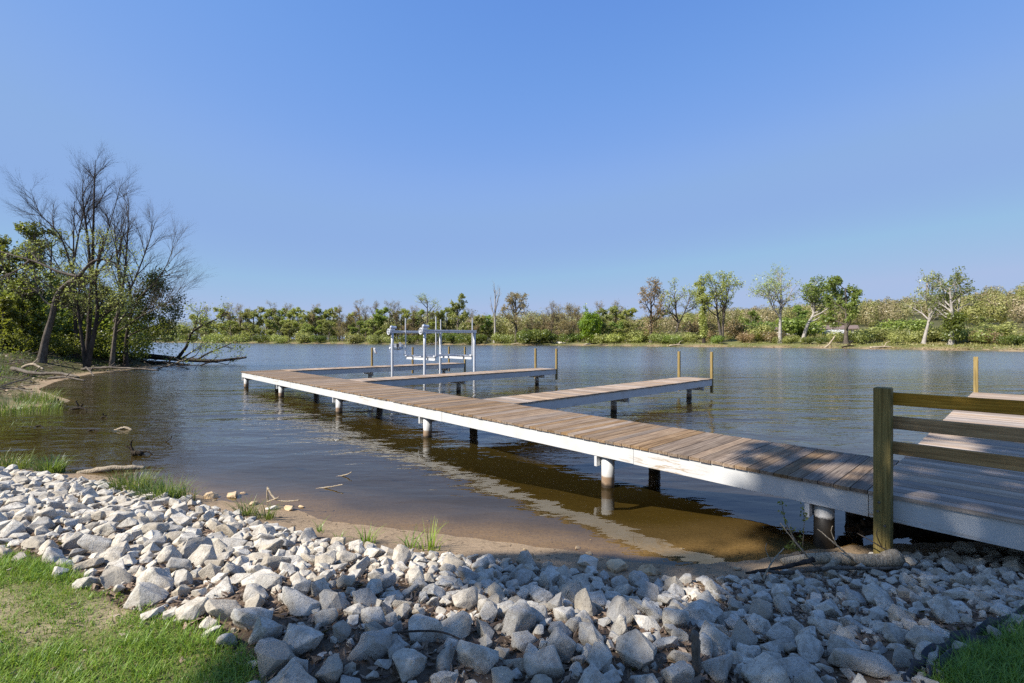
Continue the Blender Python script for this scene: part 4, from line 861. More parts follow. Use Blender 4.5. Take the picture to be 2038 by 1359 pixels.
named(3, 984, 577, 4, lambda s, h: make_tree(s, h, .42, [D(c=5, t0=.35, t1=.9, ang=16, ln=.52 * h, fall=.55, seg=5, wander=.04, up=.03, rr=.2), D(c=5, t0=.2, t1=1., ang=22, ln=.15 * h, fall=.4, seg=3, wander=.08, up=.05, rr=.06), D(c=3, t0=.2, t1=1, ang=25, ln=.07 * h, fall=.3, seg=2, wander=.1, up=.05, rr=.03)], None, 'bark_pale', 0, 0, lean=(.02, 0)), 'tall dead leafless tree with a bare pale forked trunk')
named(4, 1027, 585, 5, lambda s, h: make_tree(s, h, .55, sp_oak(h, low=.25, a=44) + [twigs(h, 3)], 'leaf_bud', 'bark', 3600, .21), 'broad rounded brown budding tree beside the dead forked trunk')
def bush_tree(s, h):
    def ball(lb, g, lv):
        n = 5200; d = g.normal(size=(n, 3)); d /= np.linalg.norm(d, axis=1, keepdims=True); r_ = (.62 + .38 * g.random(n) ** .5) * (1 + .16 * np.sin(d[:, 0] * 7 + 1) * np.sin(d[:, 2] * 6) + .12 * np.sin(d[:, 1] * 9))
        c = d * r_[:, None] * (h * .36, h * .36, h * .46) + (0, 0, h * .54); shell_leaves(lb, g, c, d, .24, np.clip(.6 * g.random(n) + .4 * (.5 + .5 * np.sin(d[:, 0] * 9) * np.sin(d[:, 2] * 8)), 0, 1), .7)
    return make_tree(s, h, .3, sp_oak(h, low=.15)[:2], 'leaf_bright', 'bark', 600, .25, extra=ball)
named(5, 1175, 622, 3.5, bush_tree, 'round bright green bushy tree at the end of the small far beach')
named(6, 1296, 570, 9, lambda s, h: make_tree(s, h, .55, sp_oak(h, low=.28) + [twigs(h, 3)], 'leaf_bud', 'bark', 3600, .2, extra=ivy(2.6, .15, .5, 700, .24)), 'wide brown budding tree with a rusty lower crown, left of the leaning pale trunk')
named(7, 1340, 567, 11, lambda s, h: make_tree(s, h, .42, [], 'leaf_green', 'bark', 0, .2) if False else make_tree(s, h, .42, sp_oak(h, low=.5, a=38)[0:3], 'leaf_pale', 'bark', 2100, .22, paths=[(np.array([(0, 0, 0), (.045 * h, 0, .15 * h), (.09 * h, 0, .36 * h), (.05 * h, 0, .6 * h), (.02 * h, 0, .95 * h)]), .42), (np.array([(.085 * h, 0, .34 * h), (.15 * h, 0, .45 * h), (.24 * h, .02 * h, .62 * h), (.34 * h, .03 * h, .86 * h)]), .26)]), 'slim tree whose pale crooked trunk forks wide, with fresh green tips')
named(8, 1401, 552, 6, lambda s, h: make_tree(s, h, .4, sp_tall(h, .45, .26), 'leaf_young', 'bark_dark', 2200, .22, extra=ivy(.95, .1, .62, 2600, .2)), 'slender tall tree with its trunk wrapped in green climbing leaves')
named(9, 1437, 557, 8, lambda s, h: make_tree(s, h, .4, sp_oak(h, low=.42, a=40), 'leaf_young', 'bark', 3200, .22, paths=[(trunk_path(h * .97, (-.12, 0), curve=(-.02,)), .4), (trunk_path(h, (.14, .02), curve=(-.03,)), .42)]), 'twin-trunked tree with a loose yellow-green crown')
named(10, 1552, 543, 6, lambda s, h: make_tree(s, h, .42, sp_oak(h, low=.42, a=40) + [twigs(h, 2)], 'leaf_pale', 'bark_pale', 2600, .17, paths=[(trunk_path(h, (.02, 0)), .42), (np.array([(0, 0, .42 * h), (-.1 * h, 0, .55 * h), (-.22 * h, 0, .78 * h)]), .2)]), 'tall slim tree with a thin pale crown left of the house')
named(11, 1598, 555, 10, lambda s, h: make_tree(s, h, .45, sp_oak(h, low=.42, a=44), 'leaf_green', 'bark_pale', 4200, .23, paths=[(np.array([(0, 0, 0), (.02 * h, 0, .12 * h), (.09 * h, 0, .32 * h), (.19 * h, 0, .5 * h), (.2 * h, 0, .7 * h), (.17 * h, 0, .95 * h)]), .5), (np.array([(.12 * h, 0, .38 * h), (.2 * h, .03 * h, .5 * h), (.32 * h, 0, .7 * h)]), .25)]), 'green tree with a leaning pale trunk in front of the house')
named(12, 1684, 560, 5, lambda s, h: make_tree(s, h, .45, sp_oak(h, low=.22, a=52), 'leaf_green', 'bark', 5200, .24), 'dense fresh green tree right of the white house fence')
named(13, 1838, 546, 6, lambda s, h: make_tree(s, h, .36, sp_oak(h, low=.42, a=42), 'leaf_olive', 'bark_pale', 2200, .2, paths=[(np.array([(0, 0, 0), (.03 * h, 0, .15 * h), (.08 * h, 0, .35 * h), (.1 * h, 0, .55 * h), (.06 * h, 0, .97 * h)]), .36), (np.array([(.08 * h, 0, .38 * h), (.16 * h, 0, .5 * h), (.24 * h, 0, .75 * h)]), .18)]), 'thin-crowned tree on a slightly leaning pale trunk near the right edge')
named(14, 1893, 553, 4, lambda s, h: make_tree(s, h, .42, sp_oak(h, low=.35, a=42), 'leaf_dark', 'bark_pale', 2300, .2, paths=[(trunk_path(h * .95, (-.03, 0), curve=(.03,)), .42), (np.array([(.02 * h, 0, .25 * h), (.1 * h, 0, .5 * h), (.17 * h, 0, .95 * h)]), .2)], extra=ivy(1.5, .1, .55, 2600, .22)), 'dark leafy tree with foliage down its trunk at the far right')

ORDN = ['first', 'second', 'third', 'fourth', 'fifth', 'sixth', 'seventh', 'eighth', 'ninth', 'tenth', 'eleventh', 'twelfth', 'thirteenth', 'fourteenth', 'fifteenth', 'sixteenth', 'seventeenth', 'eighteenth']
def proto_set(fn, k):
    out = [fn(s) for s in range(k)]; return out
H0 = 12.
PT = {
 'olive': [make_tree(200 + s, H0, .3, sp_oak(H0, low=.15), 'leaf_olive', 'bark_mid', 9000, .20, name='bank_tree') for s in range(2)],
 'young': [make_tree(210 + s, H0, .3, sp_oak(H0, low=.12), 'leaf_young', 'bark_mid', 9000, .20, name='bank_tree') for s in range(2)],
 'green': [make_tree(220 + s, H0, .3, sp_oak(H0, low=.12), 'leaf_green', 'bark_mid', 9000, .20, name='bank_tree') for s in range(2)],
 'bare': [make_tree(230 + s, H0, .24, sp_tall(H0, .25, .4) + [twigs(H0, 5)], 'leaf_bud', 'bark', 700, .12, name='bank_tree') for s in range(2)],
 'brown': [make_tree(240 + s, H0, .26, sp_oak(H0, low=.1) + [twigs(H0, 3)], 'leaf_bud', 'bark_mid', 5000, .15, name='bank_tree', jit=.35, leaf_levels=(-1, -2)) for s in range(2)]}
LOOK = {'olive': 'olive green tree', 'young': 'yellow-green tree', 'green': 'fresh green tree', 'bare': 'bare twiggy tree', 'brown': 'brown budding tree'}
used = set(); allt = []
def bank_tree(kind, px, ytop, back, sx=1.):
    x, y, h = tree_h(px, ytop, back); src = PT[kind][int(px) % 2]
    o = src if src.name not in used else dup(src); used.add(src.name)
    place(o, x, y, h / H0 * .88, px * .7, sx * 1.1); allt.append((kind, px, back, o))
g = np.random.default_rng(99)
row = [(305, 650, 'olive'), (335, 640, 'brown'), (362, 648, 'young'), (392, 628, 'olive'), (420, 640, 'young'), (445, 618, 'young'), (478, 609, 'bare'), (505, 612, 'olive'), (530, 618, 'young'), (541, 606, 'bare'), (562, 620, 'green'), (590, 617, 'young'), (615, 620, 'olive'), (640, 619, 'green'), (662, 617, 'young'), (690, 630, 'brown'), (706, 626, 'young'),
       (728, 612, 'bare'), (748, 604, 'bare'), (760, 618, 'green'), (775, 606, 'bare'), (800, 618, 'young'), (822, 612, 'bare'), (832, 622, 'green'), (868, 622, 'olive'), (890, 616, 'young'), (935, 618, 'bare'), (408, 612, 'bare'), (458, 606, 'bare'), (576, 608, 'bare'), (627, 610, 'bare'), (676, 612, 'bare'), (715, 602, 'bare'), (790, 603, 'bare'), (1098, 604, 'bare'), (950, 630, 'olive'), (968, 632, 'green'),
       (1060, 632, 'bare'), (1082, 626, 'bare'), (1108, 610, 'bare'), (1130, 608, 'brown'), (1150, 612, 'bare'), (1190, 604, 'bare'), (1212, 612, 'olive'), (1228, 602, 'bare'), (1246, 618, 'young'), (1495, 622, 'green'), (1588, 612, 'green'), (1740, 640, 'olive'), (1960, 632, 'young'), (2010, 640, 'olive')]
for px, yt, k in row: bank_tree(k, px, yt, 16 + 14 * g.random() if px < 1300 else 30 + 12 * g.random(), 1.15 if k != 'bare' else .9)
for px, yt, k in [(460, 640, 'young'), (498, 645, 'olive'), (545, 640, 'young'), (575, 642, 'olive'), (605, 645, 'young'), (655, 640, 'olive'), (682, 642, 'brown'), (715, 642, 'green'), (742, 640, 'young'), (775, 645, 'olive'), (812, 645, 'brown'), (860, 642, 'young'), (945, 650, 'brown'),
                  (1050, 645, 'brown'), (1072, 642, 'brown'), (1096, 640, 'brown'), (1118, 638, 'brown'), (1140, 640, 'brown'), (1205, 640, 'olive'), (1225, 645, 'green'), (1255, 640, 'olive')]: bank_tree(k, px, yt, 7 + 5 * g.random(), 1.35)
for k in PT:
    ls = sorted([q for q in allt if q[0] == k], key=lambda q: q[1]); n_ = len(ls)
    for i, (_, px, back, o) in enumerate(ls):
        zone = 'left of the boat lift' if px < 770 else 'behind the boat lift' if px < 955 else 'behind the far beach' if px < 1270 else 'below the wooded hill'
        zs = [q for q in ls if ('left of the boat lift' if q[1] < 770 else 'behind the boat lift' if q[1] < 955 else 'behind the far beach' if q[1] < 1270 else 'below the wooded hill') == zone]; j = zs.index(ls[i])
        tag(o, f'{LOOK[k]} {zone}' if len(zs) == 1 else f'{ORDN[j]} {LOOK[k]} from left on the far bank {zone}', 'tree', 'tree line on the far bank')
# shrubs on the far bank
def make_shrub(seed, leaf, n, size, name='bank_shrub', dens=1.):
    g = np.random.default_rng(seed); lb = MB(); k = 9; cs = np.stack([g.normal(0, .55, k), g.normal(0, .5, k), g.uniform(.35, .8, k)], 1); rs = g.uniform(.3, .55, k)
    j = g.integers(k, size=n); d = g.normal(size=(n, 3)); d /= np.linalg.norm(d, axis=1, keepdims=True); c = cs[j] + d * (rs[j] * g.uniform(.5, 1.05, n))[:, None]; c[:, 2] = np.abs(c[:, 2])
    shell_leaves(lb, g, c, d, size, np.clip(.5 * g.random(k)[j] + .5 * g.random(n), 0, 1), .6)
    P0 = np.zeros((14, 4, 3)); e = np.stack([g.normal(0, .6, 14), g.normal(0, .6, 14), g.uniform(.7, 1.25, 14)], 1)
    for q in range(4): P0[:, q] = e * (q / 3) ** np.array([1.3, 1.3, 1.])
    tubes(lb, P0, np.linspace(.03, .008, 4)[None].repeat(14, 0), 3, rnd=.0)
    return lb.build(name, M[leaf])
SHP = {'olive': [make_shrub(300, 'leaf_olive', 2200, .055), make_shrub(301, 'leaf_olive', 1800, .055)], 'dark': [make_shrub(302, 'leaf_dark', 2600, .055)], 'young': [make_shrub(303, 'leaf_young', 2200, .055)], 'brown': [make_shrub(304, 'leaf_bud', 1800, .048)], 'green': [make_shrub(305, 'leaf_green', 2200, .055)]}
SLOOK = {'olive': 'olive shrub', 'dark': 'dark evergreen shrub', 'young': 'yellow-green shrub', 'brown': 'brown twiggy shrub', 'green': 'green shrub'}
alls = []; useds = set()
def shrub(kind, px, ytop, back, w=1.):
    x, y, h = tree_h(px, ytop, back); h = max(h, 1.); l = SHP[kind]; src = l[int(px) % len(l)]
    o = src if src.name not in useds else src.copy()
    if o is not src: COL.objects.link(o)
    useds.add(src.name); o.location = (x, y, hz(x, y) - .05); o.scale = (h * w, h * w, h); o.rotation_euler = (0, 0, px); alls.append((kind, px, o))
for px, yt, k, b_, w_ in [(330, 668, 'olive', 2, 1.3), (380, 668, 'dark', 3, 1.2), (440, 664, 'young', 2, 1.2), (475, 664, 'young', 2, 1.2), (515, 667, 'dark', 2, 1.1), (560, 666, 'young', 2, 1.2), (600, 664, 'olive', 2, 1.2), (637, 668, 'dark', 2, 1.1), (700, 666, 'olive', 2, 1.2), (755, 666, 'olive', 2, 1.3), (815, 668, 'dark', 2, 1.2), (870, 666, 'dark', 2, 1.2), (900, 664, 'dark', 3, 1.2), (935, 668, 'dark', 2, 1.),
        (958, 666, 'dark', 3, 1.1), (1000, 664, 'young', 5, 1.1), (1050, 660, 'dark', 3, 1.2), (1072, 657, 'dark', 3, 1.1), (1095, 664, 'dark', 4, 1.), (1140, 662, 'green', 9, 1.), (1200, 662, 'young', 6, 1.1), (1230, 662, 'young', 6, 1.5), (1260, 662, 'olive', 8, 1.4), (1280, 656, 'young', 12, 1.4), (1320, 664, 'young', 6, 1.3), (1338, 668, 'green', 4, 1.), (1365, 662, 'olive', 10, 1.4), (1380, 640, 'brown', 22, 1.2), (1420, 660, 'brown', 12, 1.2), (1428, 668, 'green', 4, 1.),
        (1470, 640, 'brown', 20, 1.), (1480, 662, 'brown', 8, 1.1), (1520, 650, 'olive', 14, 1.2), (1505, 640, 'green', 24, 1.1), (1537, 660, 'brown', 8, 1.2), (1575, 668, 'young', 5, 1.1), (1610, 672, 'dark', 4, .9), (1632, 672, 'dark', 5, 1.), (1590, 634, 'green', 26, 1.3), (1655, 668, 'olive', 9, 1.2), (1715, 660, 'young', 9, 1.4), (1745, 652, 'olive', 14, 1.5), (1775, 655, 'olive', 12, 1.3), (1800, 636, 'green', 24, 1.2), (1815, 660, 'olive', 8, 1.3), (1860, 655, 'olive', 10, 1.4), (1935, 655, 'young', 9, 1.5), (1965, 660, 'brown', 6, 1.2), (1990, 648, 'olive', 14, 1.5), (2025, 668, 'dark', 4, 1.)]: shrub(k, px, yt, b_, w_)
for k in SHP:
    for zone, a_, b_ in (('on the far bank left of the boat lift', 0, 770), ('on the far bank behind the boat lift', 770, 975), ('near the small far beach', 975, 1290), ('between the far tall trees and house', 1290, 1700), ('below the wooded hill', 1700, 2100)):
        zs = sorted([q for q in alls if q[0] == k and a_ <= q[1] < b_], key=lambda q: q[1])
        for j, q in enumerate(zs): tag(q[2], f'{SLOOK[k]} {zone}' if len(zs) == 1 else f'{ORDN[j]} {SLOOK[k]} from left {zone}', 'shrub', 'shrubs along the far bank')
# the wooded hill and the wood behind the tree line: one mass
def wood_mass():
    g = np.random.default_rng(5); mb = MB(); X = []; Y = []
    for px0, px1, b0, b1, n in ((1240, 2250, 45, 290, 900), (280, 1300, 22, 80, 380), (1000, 1300, 60, 130, 60)):
        px = g.uniform(px0, px1, n); bk = b0 + (b1 - b0) * g.random(n) ** .8
        for p, b in zip(px, bk):
            x, y, Z = far_spot(p, b); X.append(x); Y.append(y)
    X, Y = np.array(X), np.array(Y); Z = height(X, Y); n = len(X)
    left = X / Y < .24; H = g.uniform(6.5, 9.5, n); H[left] *= 1.45; rw = H * g.uniform(.28, .40, n)
    k = 780; d = g.normal(size=(n, k, 3)); d /= np.linalg.norm(d, axis=2, keepdims=True); ph = g.uniform(0, 6, (n, 1))
    rad = (.7 + .3 * g.random((n, k)) ** .5) * (1 + .22 * np.sin(d[..., 0] * 5 + ph) * np.sin(d[..., 1] * 5 - ph) + .15 * np.sin(d[..., 2] * 7 + ph * 2))
    c = np.stack([X[:, None] + d[..., 0] * rad * rw[:, None], Y[:, None] + d[..., 1] * rad * rw[:, None], Z[:, None] + H[:, None] * .52 + d[..., 2] * rad * H[:, None] * .48], -1).reshape(-1, 3)
    keep = ~np.repeat(np.zeros(n, bool), k); tb_ = g.random(n); tb_ = np.where(left, .05 + .62 * tb_, tb_); tone = np.repeat(tb_, k) * .94 + .06 * g.random(n * k)
    shell_leaves(mb, g, c, d.reshape(-1, 3), .23, tone, jit=.3)
    mat = m_leaf('mixed_spring_wood', [(.18, .195, .045), (.29, .285, .09), (.23, .26, .06), (.26, .215, .105), (.32, .31, .12), (.20, .225, .055), (.29, .235, .13), (.25, .225, .10)], .25, .1)
    tag(mb.build('hillside_wood', mat), 'mixed spring woodland covering the hill and filling in behind the far tree line', 'woodland', kind='stuff')
wood_mass()
def scrub():
    g = np.random.default_rng(15); n = 42000; px = g.uniform(280, 2120, n); bk = .5 + 45 * g.random(n) ** 1.6; m = (px - CX) / F; Z = np.interp(m, [a for a, _ in _bz], [b for _, b in _bz]) + bk; X, Y = m * Z, Z
    dn = fbm(X * .1, Y * .1, 61, 3); ok = (dn > .30) & ~((px > 1085) & (px < 1222) & (bk < 7)); X, Y, Z, bk = X[ok], Y[ok], Z[ok], bk[ok]; n = len(X); L_ = g.uniform(.25, .75, n) * np.clip(.4 + bk * .06, .4, 1.6) * (.5 + dn[ok])
    mb = MB(); blades(mb, X, Y, height(X, Y) - .02, L_, .10 + .12 * g.random(n), g.uniform(0, 6.28, n), g.uniform(.1, .9, n), np.clip(.7 * fbm(X * .15, Y * .15, 67, 2) + .3 * g.random(n), 0, 1), 1)
    mat = m_leaf('tall_bank_grass', [(.11, .14, .022), (.18, .20, .035), (.28, .255, .09), (.38, .32, .16)], .3, .1)
    tag(mb.build('bank_grass', mat), 'tall olive and straw coloured grass along the far bank', 'grass', kind='stuff')
scrub()
# house, fence, beach things
x, y, Z = far_spot(1622, 38); zb = 2.6
hs = thing('house', 'long low pale house with a brown roof half hidden behind far bank trees', 'house', (x, y, zb), R(-30))
wm = m_flat('cream_siding', (.62, .56, .47)); rm = m_flat('brown_shingles', (.16, .115, .095), .9)
mk(hs, 'wall', wm, lambda mb: (mb.box(-10.5, 10.5, -3.5, 3.5, -.8, 2.65)))
def roof(mb): mb.add([(-11, -4.2, 2.5), (11, -4.2, 2.5), (11, 4.2, 2.5), (-11, 4.2, 2.5), (-11, 0, 3.75), (11, 0, 3.75), (-11, -4.2, 2.66), (11, -4.2, 2.66), (11, 4.2, 2.66), (-11, 4.2, 2.66), ], [(6, 7, 5, 4), (8, 9, 4, 5), (0, 1, 7, 6), (2, 3, 9, 8), (1, 0, 3, 2)], [(6, 4, 9), (7, 8, 5)]); mb.add([(-11, -4.2, 2.5), (-11, 4.2, 2.5), (-11, 4.2, 2.66), (-11, -4.2, 2.66), (11, -4.2, 2.5), (11, 4.2, 2.5), (11, 4.2, 2.66), (11, -4.2, 2.66)], [(0, 3, 2, 1), (4, 5, 6, 7)])
mk(hs, 'roof', rm, roof)
gm = m_flat('dark_window_glass', (.05, .06, .07), .1)
for wx, ww in ((-8.5, 1.6), (-5.2, 1.2), (-1.5, 2.2), (2.5, 1.2), (6., 1.6), (8.6, 1.1)):
    f_ = mk(hs, 'window', M['white_post'], lambda mb: mb.box(wx - ww / 2 - .1, wx + ww / 2 + .1, -3.55, -3.503, .75, 2.15)); mk(f_, 'pane', gm, lambda mb: mb.box(wx - ww / 2, wx + ww / 2, -3.575, -3.553, .85, 2.05))
mk(hs, 'door', gm, lambda mb: mb.box(.5, 1.4, -3.56, -3.504, -.3, 1.9))
x, y, Z = far_spot(1655, 32); fz_ = hz(x, y)
fe = thing('garden_fence', 'long white garden fence in front of the house on the far bank', 'fence', (x, y, fz_ + .3), R(-30))
mk(fe, 'fence_panel', M['white_post'], lambda mb: [mb.box(-4 + k * .25, -3.77 + k * .25, -.03, .03, .0, 1.15) for k in range(32)])
for k in range(5): mk(fe, 'post', M['white_post'], lambda mb: mb.box(-4.06 + k * 2, -3.94 + k * 2, .035, .15, -.5, 1.3))
x, y, Z = far_spot(1130, 8); 
be = thing('garden_bench', 'small wooden swing bench frame behind the far beach', 'bench', (x, y, hz(x, y)), R(15))
for s in (-1, 1): mk(be, 'post', M['bark_mid'], lambda mb: mb.box(s * .85 - .09, s * .85 + .09, -.09, .09, -.1, 1.9 if s < 0 else 2.5))
mk(be, 'seat', M['drift'], lambda mb: mb.box(-.74, .74, -.5, 0, .75, .87)); mk(be, 'backrest', M['drift'], lambda mb: mb.box(-.74, .74, -.02, .06, .95, 1.4)); mk(be, 'crossbar', M['bark_mid'], lambda mb: mb.box(-.74, .74, -.06, .06, 1.75, 1.88))
for k, (px, bk, r, lab) in enumerate([(1113, 3, .75, 'larger pale boulder on the small far beach'), (1121, 2.6, .6, 'smaller pale boulder on the small far beach'), (1172, 1.6, .8, 'grey boulder at the foot of the round green bush'), (1166, 1.9, .5, 'small pale boulder left of the round green bush')]):
    x, y, Z = far_spot(px, bk); mb = MB(); V, T = PROTO[k * 5][1]; mb.add(V * r * (1.5, 1, .65), None, T, rnd=.6); o = mb.build('boulder', M['rock'], smooth=True, loc=(x, y, hz(x, y) + r * .25)); tag(o, lab, 'boulder', 'boulders on the far beach')
for k, (px, bk, pts, lab) in enumerate([(1655, 1.2, [(-1.6, 0, -.2), (-.6, 0, .6), (.3, 0, 1.8), (.9, .2, 2.6)], 'pale forked dead snag leaning up from the far waterline'), (1030, 1., [(-2, 0, .1), (0, 0, .35), (2.2, 0, .1)], 'driftwood log at the far waterline under the brown budding tree'), (1690, 1.2, [(-1.6, 0, .0), (0, 0, .4), (1.6, 0, .2)], 'dark root heap at the waterline under the dense green tree'), (1760, .8, [(-3, 0, .1), (0, 0, .3), (3, 0, .15)], 'pale driftwood log along the far waterline on the right'), (1350, .8, [(-2.5, 0, .1), (0, 0, .3), (2.5, .0, .1)], 'driftwood log at the far waterline under the slim crooked tree'), (870, .8, [(-3, 0, .1), (0, 0, .35), (3, 0, .1)], 'fallen log at the far waterline right of the boat lift')]):
    x, y, Z = far_spot(px, bk); wood('driftwood_log', lab, 'log', 'rotten' if k == 2 else 'drift', (x, y, hz(x, y)), [(pts, .22, .1), ([pts[1], tuple(np.array(pts[1]) + (.5, 0, .9)), tuple(np.array(pts[1]) + (1.3, 0, 1.2))], .1, .04), ([pts[1], tuple(np.array(pts[1]) + (-.4, .2, .5))], .1, .04)], 'logs along the far waterline', seed=k + 120)
def bank_debris():
    g = np.random.default_rng(33); mb = MB(); n = 1000; px = g.uniform(330, 2080, n); bk = g.uniform(-.1, 1.1, n)
    m = (px - CX) / F; Z = np.interp(m, [a for a, _ in _bz], [b for _, b in _bz]) + bk * 1.4; X = m * Z; h = height(X, Z)
    for x, y, z in zip(X, Z, h):
        V, T = PROTO_S[g.integers(12)]; r = .08 + .22 * g.random() ** 2; mb.add((V * r * (1.6, 1, .8)) @ eul(0, 0, g.uniform(0, 6)).T + (x, y, max(z, 0) + r * .2), None, T)
    tag(mb.build('bank_rubble', M['bank_stone']), 'brown stones and clods along the far waterline', 'rubble', kind='stuff')
bank_debris()

# ------------------------------------------------------------------ trees on the left headland
def left(o, px, Z, label, cat='tree', rz=0., sc=1.): x, y = pxy(px, Z); place(o, x, y, sc, rz); return tag(o, label, cat, 'trees on the left headland')
def path_px(pts, Z, Zs=None):
    """a limb surveyed from photo points at distance Z, relative to its first point on the ground"""
    P = np.array([at(x, y, Z + (Zs[i] if Zs else 0)) for i, (x, y) in enumerate(pts)]); b = P[0].copy(); b[2] = hz(b[0], b[1]); return P - b, b
def bare(h, c1=13, a=40, ln=.34, up=.10, low=.3):
    return [D(c=c1, t0=low, t1=1., ang=a, ln=ln * h, fall=.55, seg=7, wander=.05, up=up, rr=.065), D(c=8, t0=.2, t1=1., ang=34, ln=.17 * h, fall=.45, seg=4, wander=.06, up=.07, rr=.022), D(c=6, t0=.15, t1=1., ang=34, ln=.10 * h, fall=.3, seg=3, wander=.07, up=.06, rr=.011), D(c=4, t0=.2, t1=1., ang=30, ln=.06 * h, fall=.3, seg=2, wander=.07, up=.05, rr=.0065)]
def fan(h, c1=12, ln=.42, a=28):
    return [D(c=c1, t0=.28, t1=1., ang=a, ln=ln * h, fall=.5, seg=6, wander=.035, up=.045, rr=.045), D(c=8, t0=.15, t1=1., ang=28, ln=.19 * h, fall=.4, seg=4, wander=.04, up=.05, rr=.018), D(c=5, t0=.15, t1=1., ang=28, ln=.10 * h, fall=.3, seg=3, wander=.05, up=.04, rr=.010), D(c=3, t0=.2, t1=1., ang=26, ln=.055 * h, fall=.3, seg=2, wander=.05, up=.03, rr=.006)]
def px_tree(seed, Z, stems, spec, leaf, bark, nleaf, lsize, label, **kw):
    ps = []; base = None
    for pts, r_ in stems:
        P = np.array([at(x, y, Z) for x, y in pts]); 
        if base is None: base = np.array([P[0, 0], P[0, 1], hz(P[0, 0], P[0, 1])]); P[0, 2] = base[2] - .1
        ps.append((P - base, r_))
    o = make_tree(seed, 1, 1, spec, leaf, bark, nleaf, lsize, paths=ps, **kw); o.location = base; return tag(o, label, 'tree', 'trees on the left headland')
px_tree(61, 35, [([(172, 726), (178, 640), (184, 520), (187, 400), (190, 318)], .17), ([(176, 640), (186, 560), (212, 470), (245, 352)], .10), ([(182, 560), (174, 470), (165, 400), (166, 345)], .10)], fan(7.5, 10, .34, 27), None, 'bark_dark', 0, 0, 'tallest bare tree with a straight dark trunk on the left headland', tip=.06)
px_tree(62, 36, [([(152, 722), (150, 640), (146, 540), (148, 400)], .15), ([(146, 545), (120, 470), (80, 425), (60, 375)], .065), ([(147, 520), (160, 450), (172, 400)], .065), ([(148, 560), (110, 520), (70, 415)], .055)], fan(7.5, 9, .34, 34), None, 'bark_dark', 0, .05, 'bare tree with long branches reaching left over the leafy crowns', tip=.1)
px_tree(63, 36, [([(222, 716), (232, 640), (246, 560), (254, 470), (256, 395)], .14), ([(228, 640), (262, 570), (290, 500), (310, 440)], .085), ([(226, 655), (270, 600), (325, 540), (352, 470)], .08), ([(240, 580), (232, 500), (226, 430)], .1), ([(226, 665), (280, 630), (335, 600), (370, 560)], .06)], fan(7.5, 11, .40, 30), None, 'bark_mid', 0, .05, 'bare fan-shaped tree spreading right over the water', tip=.08)
px_tree(64, 33, [([(172, 735), (164, 680), (156, 620), (150, 560)], .14), ([(172, 735), (184, 680), (194, 620), (190, 560), (200, 480)], .16), ([(186, 660), (205, 630), (212, 615)], .07)], bare(6.5, 7, 44, .28, .05, .4), 'leaf_olive', 'bark_dark', 2600, .06, 'forked dark tree with two crossing trunks right at the left waterline', tip=.2)
px_tree(65, 32, [([(82, 712), (92, 670), (104, 630), (112, 590), (132, 565), (160, 548)], .21), ([(158, 549), (185, 520), (215, 518), (240, 530)], .09), ([(155, 550), (115, 540), (75, 522), (40, 512), (0, 500)], .09), ([(110, 612), (90, 600), (75, 580), (55, 570)], .07), ([(60, 518), (30, 540), (0, 550)], .07)], [D(c=8, t0=.45, t1=1., ang=45, ln=1.8, fall=.4, seg=6, wander=.2, up=.02, rr=.05), D(c=7, t0=.2, t1=1., ang=42, ln=.8, fall=.4, seg=4, wander=.18, up=.0, rr=.018), D(c=5, t0=.2, t1=1., ang=38, ln=.4, fall=.3, seg=3, wander=.15, up=0, rr=.008)], 'leaf_young', 'bark', 2600, .075, 'thick leaning tree with a bent pale trunk and crooked dead limbs', tip=.4)
def leafy(seed, px, Z, ytop, leaf, n, size, label, w=.34, low=.15, bark='bark_dark', yb=None):
    x, y = pxy(px, Z); h = (CZ + (YH - ytop) * Z / F - hz(x, y)) * .82
    o = make_tree(seed, h, .17, [D(c=12, t0=low, t1=1., ang=46, ln=w * h, fall=.5, seg=6, wander=.14, up=.06, rr=.06), D(c=8, t0=.2, t1=1., ang=42, ln=.15 * h, fall=.4, seg=4, wander=.16, up=.03, rr=.02), D(c=5, t0=.1, t1=1., ang=42, ln=.07 * h, fall=.3, seg=3, wander=.2, up=.02, rr=.008)], leaf, bark, n, size, jit=.08)
    place(o, x, y); return tag(o, label, 'tree', 'trees on the left headland')
leafy(71, 68, 41, 415, 'leaf_spring', 9000, .085, 'tall narrow yellow-green tree left of the bare trees', w=.24)
leafy(72, 20, 40, 455, 'leaf_spring', 9000, .09, 'yellow-green leafy tree at the left edge of the headland')
leafy(73, 105, 46, 430, 'leaf_spring', 6000, .08, 'thin olive tree behind the bare branches', w=.26)
leafy(74, -45, 38, 440, 'leaf_spring', 7000, .09, 'green leafy tree cut by the left picture edge')
leafy(75, 45, 35, 540, 'leaf_spring', 8000, .085, 'bright low leafy tree behind the leaning trunk', low=.05)
leafy(76, 135, 40, 540, 'leaf_spring', 8000, .085, 'bright leafy tree between the leaning trunk and the tallest bare tree', low=.05)
leafy(77, 205, 41, 560, 'leaf_spring', 6000, .08, 'olive leafy tree right behind the forked waterline tree', low=.05)
leafy(78, 5, 33, 590, 'leaf_spring', 6000, .085, 'low bright leafy tree at the left edge above the beach', low=.05)
